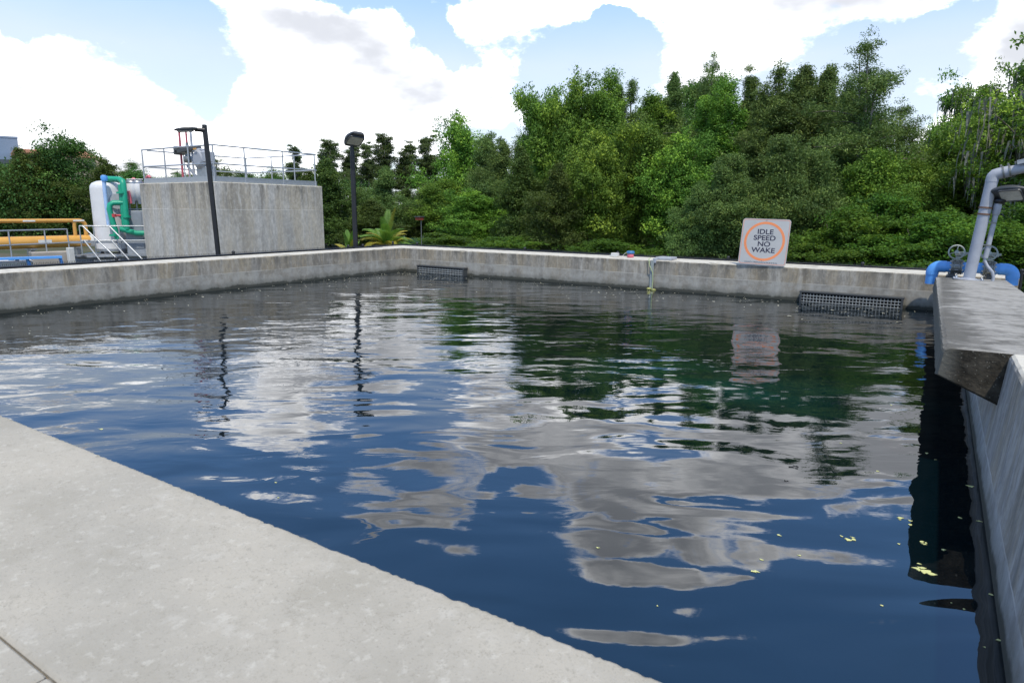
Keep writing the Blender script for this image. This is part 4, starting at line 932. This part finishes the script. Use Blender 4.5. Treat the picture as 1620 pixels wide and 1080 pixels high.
KINDS = {
    'broad':   dict(cb=.03, n=92, rise=(28, 76), droop=.10, pr=.46, cn=10, rc=.20, fl=1.05, nl=24, ls=.056, top=.55, mat=L_MAPLE, moss=0, lead=3),
    'dense':   dict(cb=.03, n=60, rise=(22, 72), droop=.12, pr=.58, cn=11, rc=.25, fl=1.0, nl=24, ls=.058, top=.45, mat=L_DARK, moss=0, lead=4),
    'feather': dict(cb=.04, n=112, rise=(24, 72), droop=.22, pr=.36, cn=8, rc=.20, fl=.9, nl=26, ls=.058, top=.85, mat=L_CYP, moss=0, lead=2),
    'olive':   dict(cb=.03, n=84, rise=(26, 72), droop=.12, pr=.36, cn=9, rc=.18, fl=1.0, nl=24, ls=.050, top=.8, mat=L_OLIVE, moss=0, lead=1),
    'open':    dict(cb=.20, n=70, rise=(5, 60), droop=.34, pr=.36, cn=6, rc=.20, fl=.9, nl=22, ls=.060, top=.55, mat=L_CYP, moss=0, lead=3),
    'spire':   dict(cb=.48, n=46, rise=(25, 72), droop=.05, pr=.34, cn=8, rc=.26, fl=.9, nl=20, ls=.085, top=.45, mat=L_SPIRE, moss=70, lead=3),
    'mossy':   dict(cb=.16, n=60, rise=(18, 66), droop=.2, pr=.44, cn=8, rc=.22, fl=.95, nl=24, ls=.058, top=.5, mat=L_MAPLE, moss=330, lead=4),
    'shrub':   dict(cb=.02, n=30, rise=(0, 70), droop=.10, pr=.36, cn=10, rc=.15, fl=.85, nl=24, ls=.045, top=.5, mat=L_BRIGHT, moss=0, lead=4),
}
def tree_proto(kind, H, Rr, seed):
    """trunk mesh, crown mesh, moss mesh of one tree of height H and crown radius Rr standing at the origin"""
    k = KINDS[kind]; rng = np.random.default_rng(seed); b = MB(); cl = []
    nl_ = k['lead']; leads = []
    fork = H*(.18 if nl_ > 1 else 1.)
    wig = rng.normal(size=(8, 2))*H*.008
    def axis(az_, spread):
        def f(t):
            z = H*t*.97; s_ = max(0, t-.15)**.8*spread
            i = min(6, t*7); w_ = wig[int(i)]*(1-(i % 1))+wig[min(7, int(i)+1)]*(i % 1)
            return np.array([math.cos(az_)*s_+w_[0], math.sin(az_)*s_+w_[1], z])
        return f
    r0 = H*(.017 if kind != 'spire' else .012)
    for j in range(nl_):
        az_ = rng.uniform(0, 6.28) if nl_ > 1 else 0; sp_ = Rr*rng.uniform(.35, .65) if nl_ > 1 and j > 0 else 0
        hs = 1 if j == 0 else rng.uniform(.80, .96); f = axis(az_, sp_); leads.append((f, hs))
        ts = np.linspace(0 if j == 0 else .12, hs, 9); b.tube([f(t) for t in ts], [r0*(1 if j == 0 else .55)*(1-t/hs*.93)+.008 for t in ts], 7, cap=False)
    az_ = rng.uniform(0, 6.28)
    ph = rng.uniform(0, 6.28, 4)
    for i in range(k['n']):
        f, hs = leads[0] if nl_ == 1 or rng.random() < .45 else leads[1+rng.integers(nl_-1)]
        u = (i+rng.uniform(0, 1))/k['n']; t = (k['cb']+(1-k['cb'])*u**.80)*hs; u2 = (t-k['cb'])/(1-k['cb'])
        az_ += 2.399+rng.uniform(-.5, .5)
        # outline: widest at about a third, rounded or pointed top
        prof = min(1., (.55+u2*1.8))*max(.04, (1-max(0, min(1, u2))**1.35))**k['top']
        L = Rr*prof*rng.uniform(.45, 1.22)
        if kind == 'spire': L = Rr*rng.uniform(.25, 1.)*(1-.3*u2)
        # lopsided, lobed outline
        L *= 1+.28*math.sin(az_*2+ph[0]+t*7)+.24*math.sin(az_+ph[1]-t*11)+.15*math.sin(az_*3+ph[2]+t*19)
        el_ = R(k['rise'][0]+(k['rise'][1]-k['rise'][0])*max(0, u2)*(1-.35*max(0, u2)**3)+rng.uniform(-12, 12))
        p0 = f(t); p0 = np.array(p0); base_off = math.hypot(p0[0], p0[1]); L = max(.25, L-(base_off*.5 if nl_ > 1 else 0))
        d = np.array([math.cos(az_)*math.cos(el_), math.sin(az_)*math.cos(el_), math.sin(el_)])
        m_ = 5; P = [p0+d*L*s_/m_-np.array([0, 0, k['droop']*L*(s_/m_)**2]) for s_ in range(m_+1)]
        b.tube(P, [max(.006, r0*.30*(L/Rr)*(1-s_/m_*.85)) for s_ in range(m_+1)], 5, cap=False)
        side = np.cross(d, [0, 0, 1.]); side /= np.linalg.norm(side)+1e-9
        # boughs: rounded puffs of foliage strung along the limb, each built from small clumps over its upper side
        npf = max(1, int(round(L/(k['pr']*1.35))))
        for c in range(npf+1):
            s_ = (.35+.68*(c+rng.uniform(-.3, .3))/npf)*(1 if u2 < .85 else .8); q = p0+d*L*s_-np.array([0, 0, k['droop']*L*s_*s_])
            tint0 = np.clip(rng.normal(.42, .18), 0, 1); pr = k['pr']*rng.uniform(.6, 1.25)*(1-(.35 if k['top'] < .7 else .62)*max(0, u2)**2)
            wdt = .28*L*math.sin(math.pi*min(1, s_*.75+.15))
            for e in ((-1, 1) if wdt > pr*.8 else (0,)):
                qq = q+side*(e*wdt*rng.uniform(.5, 1.1))+np.array([0, 0, rng.normal()*.22*(1 if kind != 'shrub' else .3)]); m2 = int(k['cn']*rng.uniform(.7, 1.3))
                v_ = rng.normal(size=(m2, 3)); v_ /= np.linalg.norm(v_, axis=1)[:, None]; v_[:, 2] = v_[:, 2]*.8+.22
                for w_ in v_: cl.append((qq+w_*pr*np.array([1.15, 1.15, k['fl']])*rng.uniform(.55, 1.05), k['rc']*rng.uniform(.65, 1.3), np.clip(tint0+rng.normal()*.13, 0, 1)))
    n = len(cl); nl = k['nl']; C = np.array([c[0] for c in cl]); rc = np.array([c[1] for c in cl]); tt = np.array([c[2] for c in cl])
    P = rng.normal(size=(n, nl, 3)); rad = np.linalg.norm(P, axis=2, keepdims=True); P = P/rad*np.minimum(rad, 1.9)*.52
    if kind in ('feather', 'open'):   # drooping sprays
        dr = (P[..., 0]**2+P[..., 1]**2)*.55; P[..., 2] -= dr
    P = P*rc[:, None, None]*np.array([1.25, 1.25, k['fl']]); Pw = (C[:, None, :]+P).reshape(-1, 3)
    out = (P*np.array([1, 1, 1.5])).reshape(-1, 3); out /= np.linalg.norm(out, axis=1)[:, None]+1e-9
    Nn = out*.6+np.array([0, 0, .38])+rng.normal(size=out.shape)*.6; Nn /= np.linalg.norm(Nn, axis=1)[:, None]
    S = k['ls']*rng.uniform(.6, 1.25, size=len(Pw)); T_ = np.clip(np.repeat(tt, nl)+rng.normal(size=len(Pw))*.10, 0, 1)
    keep = Pw[:, 2] > .02
    crown = leaf_object(kind+'_crown', Pw[keep], Nn[keep], S[keep], T_[keep], k['mat'], .5 if kind not in ('feather', 'open') else .32)
    tm = bpy.data.meshes.new(kind+'_trunk'); tm.from_pydata(b.v, [], b.f); tm.polygons.foreach_set('use_smooth', b.sm); tm.materials.append(PALEBARK if kind in ('spire', 'mossy', 'open') else BARK)
    mm = None
    if k['moss']:
        mb = MB(); idx = rng.choice(n, k['moss'])
        for i in idx:
            c = C[i]; 
            for _ in range(5):
                x, y = c[0]+rng.normal()*.18, c[1]+rng.normal()*.18; L = rng.uniform(.25, .9); w_ = rng.uniform(.012, .035); a = rng.uniform(0, 3.14)
                z = c[2]; dx, dy = math.cos(a)*w_, math.sin(a)*w_; j = rng.normal(size=2)*.05
                if z-L < .1: continue
                mb.add([(x-dx, y-dy, z), (x+dx, y+dy, z), (x+dx*.8+j[0], y+dy*.8+j[1], z-L*.55), (x-dx*.8+j[0], y-dy*.8+j[1], z-L*.55), (x+j[1], y+j[0], z-L)], [(0, 1, 2, 3), (3, 2, 4)])
        mm = bpy.data.meshes.new('moss'); mm.from_pydata(mb.v, [], mb.f); mm.materials.append(MOSS)
    return H, Rr, tm, crown, mm
PR = {}
for kind, H, Rr, seeds in (('broad', 9.5, 2.4, (1, 2, 3, 21)), ('dense', 9, 3.0, (4, 5)), ('feather', 9.5, 2.0, (6, 7, 8, 22)), ('olive', 8, 2.0, (9, 23)), ('open', 10, 2.4, (10, 11)), ('spire', 14, 2.0, (12, 13, 14)), ('mossy', 9, 3.0, (15, 16)), ('shrub', 2.6, 1.4, (17, 18, 19))):
    PR[kind] = [tree_proto(kind, H, Rr, s_) for s_ in seeds]
for kind, H, Rr, seeds in (('broad', 5.2, 2.2, (31, 32)), ('dense', 5.2, 2.6, (33,)), ('feather', 5.2, 2.0, (34, 35)), ('olive', 5.0, 2.0, (36,)), ('mossy', 5.6, 2.6, (37,))):
    full = KINDS[kind]; KINDS[kind] = dict(full, n=int(full['n']*.62)); PR[kind+' small'] = [tree_proto(kind, H, Rr, s_) for s_ in seeds]; KINDS[kind] = full
def place_tree(kind, v, x, ytop, d, Rr, label, group='trees beyond the back wall', rz=0., lean=(0, 0), mat=None, name='tree', cat='tree'):
    p = A(x, 400, d=d); zt = float(A(x, ytop, d=d)[2]); H = zt+.2
    if H < 6.8 and kind+' small' in PR: kind += ' small'
    H0, R0, tm, cm, mm = PR[kind][v % len(PR[kind])]
    t = empty(name, (p[0], p[1], -.2), label, cat, group, rz=rz); t.scale = (Rr/R0, Rr/R0, H/H0*1.01); t.rotation_euler = (lean[0], lean[1], rz)
    for nm, me in (('trunk' if name != 'shrub' else 'stems', tm), ('crown' if name != 'shrub' else 'foliage', cm), ('hanging_moss', mm)):
        if me is None: continue
        o = bpy.data.objects.new(nm, me); COL.objects.link(o); o.parent = t
        if nm == 'hanging_moss': o['kind'] = 'stuff'
    return t
TREES = [
    # kind, variant, px, top py, distance, radius, label
    ('dense', 0, -60, 250, 48, 3.6, 'dark bushy tree at the left edge, below the blue-grey building'),
    ('dense', 1, 12, 268, 44, 2.4, 'rounded dark tree at the left, right in front of the blue-grey building'),
    ('olive', 0, 52, 246, 42, 1.9, 'pointed olive-green tree at the left, right of the blue-grey building'),
    ('olive', 1, 88, 249, 42, 2.2, 'lower olive-green tree at the left, below the tan building'),
    ('dense', 0, 128, 228, 42, 2.6, 'tallest dark tree above the thick ochre pipe'),
    ('olive', 0, 180, 262, 40, 2.2, 'olive-green tree directly behind the white vessel'),
    ('dense', 1, 228, 278, 46, 2.8, 'dark tree behind the white dosing cylinders'),
    ('open', 0, 222, 256, 62, 2.6, 'thin open tree showing over the left corner of the concrete tank'),
    ('open', 1, 292, 268, 60, 3.0, 'open tree seen through the left half of the tank guard rail'),
    ('open', 0, 352, 250, 58, 2.4, 'open tree just right of the first lamp post, above the tank'),
    ('dense', 1, 395, 278, 62, 2.8, 'small dark tree seen low through the tank guard rail'),
    ('open', 1, 440, 264, 60, 3.0, 'bushy tree seen through the right half of the tank guard rail'),
    ('spire', 0, 474, 238, 64, 1.5, 'slender cypress rising above the right corner of the tank rail'),
    ('olive', 0, 522, 262, 34, 2.3, 'dark olive tree directly right of the concrete tank'),
    ('olive', 1, 494, 278, 38, 2.2, 'dark tree half hidden by the right edge of the concrete tank'),
    ('spire', 1, 530, 230, 66, 2.0, 'slender cypress left of the second lamp post'),
    ('spire', 2, 562, 226, 70, 1.9, 'slender cypress hidden behind the second lamp head'),
    ('spire', 0, 586, 232, 64, 1.7, 'slender cypress just right of the second lamp head'),
    ('spire', 1, 616, 221, 60, 1.9, 'slender flat-topped cypress between the lamp and the palm'),
    ('spire', 2, 646, 228, 60, 2.0, 'slender mossy cypress above the palm'),
    ('spire', 0, 680, 222, 58, 2.0, 'slender mossy cypress beside the tall dark wood'),
    ('feather', 0, 612, 266, 38, 1.9, 'pale green cone-shaped tree behind the palm'),
    ('feather', 1, 572, 298, 40, 2.3, 'grey-green feathery tree behind the second lamp post'),
    ('feather', 2, 646, 300, 42, 2.3, 'grey-green feathery tree behind the small box on a pole'),
    ('feather', 3, 676, 290, 40, 2.0, 'low feathery tree just left of the high wood, over the green screen fence'),
    ('olive', 0, 590, 322, 32, 2.0, 'low olive tree right behind the palm'),
    ('broad', 0, 725, 200, 40, 2.7, 'dark tall tree at the left end of the high wood'),
    ('feather', 2, 768, 214, 37, 2.3, 'fresh green round-topped tree at the left end of the high wood'),
    ('feather', 0, 795, 222, 36, 1.9, 'narrow fresh green tree between the round-topped one and the brownish one'),
    ('broad', 1, 708, 290, 37, 2.3, 'lower dark tree below the tall one at the left end of the high wood'),
    ('broad', 2, 752, 310, 31, 2.3, 'low leafy tree over the first stretch of the back wall, right of the small grate'),
    ('olive', 1, 822, 244, 28, 1.7, 'brownish olive conical tree standing alone in front of the high wood'),
    ('dense', 1, 842, 172, 36, 1.9, 'dark tree top behind the brownish conical tree'),
    ('broad', 3, 868, 155, 30, 1.9, 'upright bright green tree right of the brownish conical tree'),
    ('broad', 0, 905, 148, 29, 1.9, 'large bright green broadleaf tree, second right of the brownish conical tree'),
    ('dense', 0, 930, 160, 35, 3.2, 'dark tree filling in behind the large bright green broadleaf'),
    ('broad', 1, 958, 121, 29, 1.9, 'tall broadleaf tree with a pointed crown near the middle of the high wood'),
    ('feather', 3, 992, 120, 30, 1.5, 'slim tree touching the right side of the tall pointed broadleaf'),
    ('broad', 2, 935, 225, 24, 1.7, 'mid-height leafy tree over the white box on the wall'),
    ('olive', 0, 880, 270, 23, 1.4, 'short olive tree in front of the bright green broadleaf trees'),
    ('broad', 3, 1008, 210, 25, 1.8, 'mid-height yellow-green tree over the sampling line'),
    ('broad', 0, 1022, 150, 31, 2.0, 'rounded tree behind the mid-height yellow-green one'),
    ('feather', 0, 1052, 108, 31, 1.6, 'pointed feathery tree left of the tallest crown'),
    ('dense', 1, 1085, 140, 35, 3.2, 'dark tree behind the gap between the two pointed crowns'),
    ('broad', 2, 1066, 230, 24, 1.7, 'mid-height tree with layered yellow-green boughs, left of the grey-green cypress'),
    ('open', 1, 1108, 84, 30, 1.6, 'thin-topped tree rising highest above the middle of the high wood'),
    ('broad', 1, 1132, 130, 28, 2.0, 'broad yellow-green tree below the thin-topped one'),
    ('feather', 1, 1168, 120, 28, 1.7, 'feathery cypress between the thin-topped tree and the one over the sign'),
    ('feather', 2, 1205, 103, 26, 1.8, 'full feathery cypress up and left of the speed sign'),
    ('feather', 3, 1148, 245, 20.5, 1.5, 'grey-green feathery cypress reaching down to the left of the speed sign'),
    ('feather', 0, 1100, 290, 20.5, 1.2, 'small grey-green cypress over the wall between the hose and the sign'),
    ('dense', 0, 1240, 135, 34, 3.2, 'dark tree behind the cypresses over the speed sign'),
    ('feather', 0, 1250, 97, 26, 1.8, 'tall feathery cypress straight above the speed sign'),
    ('feather', 1, 1222, 215, 21, 1.5, 'dark feathery cypress right behind the speed sign'),
    ('feather', 3, 1288, 104, 27, 1.7, 'tall feathery cypress up and right of the speed sign'),
    ('feather', 2, 1318, 135, 28, 1.6, 'narrow feathery cypress left of the tall leaning one'),
    ('feather', 1, 1275, 240, 21.5, 1.5, 'mid-height cypress rising to the right of the speed sign'),
    ('open', 0, 1362, 64, 24, 1.8, 'tall leaning open cypress with sky through its crown'),
    ('open', 1, 1338, 150, 25, 1.8, 'open cypress tangled with the base of the tall leaning one'),
    ('open', 0, 1400, 165, 26, 1.6, 'open feathery cypress right of the tall leaning one'),
    ('dense', 1, 1330, 230, 27, 2.3, 'dark tree low behind the tall leaning cypress'),
    ('broad', 3, 1375, 250, 22, 1.6, 'leafy tree in front of the tall leaning cypress'),
    ('mossy', 0, 1445, 232, 30, 2.2, 'low tree under the sky gap right of the leaning cypress'),
    ('mossy', 1, 1490, 156, 30, 1.9, 'open oak hung with grey moss, right of the sky gap'),
    ('mossy', 0, 1532, 152, 29, 1.8, 'second moss-hung oak, between the first and the grey bent pipe'),
    ('mossy', 0, 1575, 140, 26, 2.1, 'moss-hung oak above the grey bent pipe'),
    ('mossy', 1, 1625, 105, 23, 2.6, 'dark moss-hung oak at the right edge of the picture'),
    ('dense', 0, 1590, 200, 31, 3.4, 'dark tree filling the background at the right edge'),
    ('dense', 1, 1480, 245, 34, 3.4, 'dark tree behind the moss-hung oaks, right of the sky gap'),
    ('broad', 0, 1500, 222, 25, 1.7, 'round bright green tree left of the grey bent pipe'),
    ('broad', 1, 1440, 268, 23, 1.5, 'bright green tree low in front of the moss-hung oaks'),
]
for i, (kind, v, x, yt, d, rr_, lab) in enumerate(TREES):
    g_ = 'trees behind the process area and tank' if x < 500 else 'slender cypresses in the distance' if kind == 'spire' else 'trees beyond the back wall'
    lean = (0, 0)
    if 'leaning' in lab and lab.startswith('tall'): lean = (R(-2), R(5))
    place_tree(kind, v, x, yt, d, rr_, lab, g_, rz=(i*1.937) % 6.28, lean=lean, name={'spire': 'cypress_tree', 'feather': 'cypress_tree', 'open': 'open_tree', 'mossy': 'oak_tree'}.get(kind, 'broadleaf_tree'))
SH = [(700, 372, 26), (800, 380, 22), (960, 385, 19.5), (1300, 392, 17.5), (1345, 345, 19), (1390, 325, 19.5), (1440, 330, 19), (1482, 352, 18), (1520, 356, 20), (1405, 380, 17.5), (1590, 366, 19), (1615, 340, 20)]
WHERE = ['right of the small box on a pole', 'below the brownish conical tree', 'behind the off-white box', 'low over the wall right of the sign', 'under the leaning cypress',
         'under the sky gap, taller one', 'above the large grate', 'left of the left handwheel', 'behind the grey bent pipe', 'low over the large grate', 'behind the right handwheel', 'at the right edge behind the pipes']
for i, ((x, yt, d), wh) in enumerate(zip(SH, WHERE)):
    place_tree('shrub', i, x, yt, d, 1.5 if d < 22 else 2.0, ('bright yellow-green' if i % 3 == 0 else 'leafy green')+' shrub '+wh, 'shrubs along the foot of the wood', rz=i*2.1, name='shrub', cat='shrub')
for i, (x, d) in enumerate(((1720, 22), (1800, 26), (1900, 24), (2010, 27), (2130, 26), (2280, 28))):
    place_tree(('mossy', 'broad', 'dense')[i % 3], i, x, 200-i*18, d, 2.9, 'leafy tree standing past the right end of the wood', 'trees past the right end of the wood', rz=i*1.3, name='broadleaf_tree')
# undergrowth closing the wood at the bottom: a far-off mass
def undergrowth():
    rng = np.random.default_rng(42); n = 150000; az0 = np.array([math.atan2(*(A(x, 300, d=40)[:2])) for x in rng.uniform(-100, 1720, n)])
    d = rng.uniform(40, 52, n); hgt = 1.2+2.2*np.abs(np.sin(az0*9)*np.sin(az0*23+1))+rng.uniform(0, 1, n)
    P = np.stack([np.sin(az0)*d, np.cos(az0)*d, -.2+hgt*rng.uniform(0, 1, n)**.8], 1); Nn = rng.normal(size=(n, 3))+np.array([0, 0, .8]); Nn /= np.linalg.norm(Nn, axis=1)[:, None]
    me = leaf_object('undergrowth', P, Nn, rng.uniform(.05, .09, n), rng.uniform(0, .6, n), L_DARK); o = bpy.data.objects.new('undergrowth', me); COL.objects.link(o)
    tag(o, 'dark tangled undergrowth far back at the foot of the wood', None, None, 'stuff')
undergrowth()
# ------------------------------------------------------------------ palms
def palm(x, y, d, H, nf, label, spread=1., seed=1, up=False):
    p = A(x, y, d=d); rng = random.Random(seed); t = empty('palm', (p[0], p[1], -.2), label, 'palm', 'yellow-green palms beyond the wall corner')
    c = Vector((p[0], p[1], -.2)); b = MB()
    for k in range(5): 
        a = k*1.26; b.tube([c+Vector((.1*math.cos(a), .1*math.sin(a), 0)), c+Vector((.2*math.cos(a), .2*math.sin(a), .5))], [.05, .035], 7)
    b.build('stems', PALMSTEM, t)
    for k in range(nf):
        az_ = k*2.399+rng.uniform(-.3, .3); rise = R(rng.uniform(48, 86)) if k > 2 else R(88); L = H*rng.uniform(.75, 1.05)*(1.12 if k <= 2 else 1)
        b = MB(); P = []
        q = c+Vector((0, 0, .3)); dirv = Vector((math.cos(az_)*math.cos(rise), math.sin(az_)*math.cos(rise), math.sin(rise))); n = 16; st = L/n
        for i in range(n+1):
            P.append(q.copy()); q = q+dirv*st; dirv = (dirv+Vector((math.cos(az_)*.02, math.sin(az_)*.02, -.085*spread if k > 2 else -.02))).normalized()
        b.tube(P, [.018*(1-i/n*.8) for i in range(n+1)], 5)
        sv = Vector((-math.sin(az_), math.cos(az_), 0))
        for i in range(3, n*3+1):
            f = i/(n*3); i0 = min(n-1, int(f*n)); q0 = P[i0].lerp(P[i0+1], f*n-i0) if i0 < n else P[n]; tg = (P[min(n, i0+1)]-P[i0]).normalized(); up_ = sv.cross(tg)
            ll = .42*math.sin(math.pi*(.15+.8*f))**.7*(H/1.7)
            for s_ in (-1, 1):
                dd = (sv*s_*.8+tg*.75+Vector((0, 0, .18))).normalized(); tip = q0+dd*ll+Vector((0, 0, -.25*ll)); mid = q0+dd*ll*.5; wv = tg*.009
                b.add([q0-wv, q0+wv, mid+wv*1.3, tip, mid-wv*1.3], [(0, 1, 2, 4), (4, 2, 3)])
        b.build('frond', PALM_Y if rng.random() < .45 else PALM_G, t)
def palm_mat(name, c0, c1):
    m, n, b = new_mat(name); f = n.noise(n.pos(), 4, 4, .6); c = n.mix(n.mr(f, .35, .65), c0, c1); n.l.new(c, b.inputs['Base Color']); b.inputs['Roughness'].default_value = .45
    tr = n.n.new('ShaderNodeBsdfTranslucent'); n.l.new(c, tr.inputs[0]); ms = n.n.new('ShaderNodeMixShader'); ms.inputs[0].default_value = .35
    n.l.new(b.outputs[0], ms.inputs[1]); n.l.new(tr.outputs[0], ms.inputs[2]); n.l.new(ms.outputs[0], n.n['Material Output'].inputs[0]); return m
PALM_G = palm_mat('palm_green', (.10, .22, .025), (.20, .36, .05)); PALM_Y = palm_mat('palm_yellowing', (.34, .35, .04), (.46, .38, .06)); PALMSTEM = paint('palm_stem', (.25, .26, .08), .6)
palm(613, 396, 24, 1.40, 30, 'bushy yellow-green palm with arching fronds, right of the second lamp post', 1.35, 2)
palm(553, 398, 21.5, .85, 9, 'small broad-leaved palm just left of the second lamp post', 1., 5)
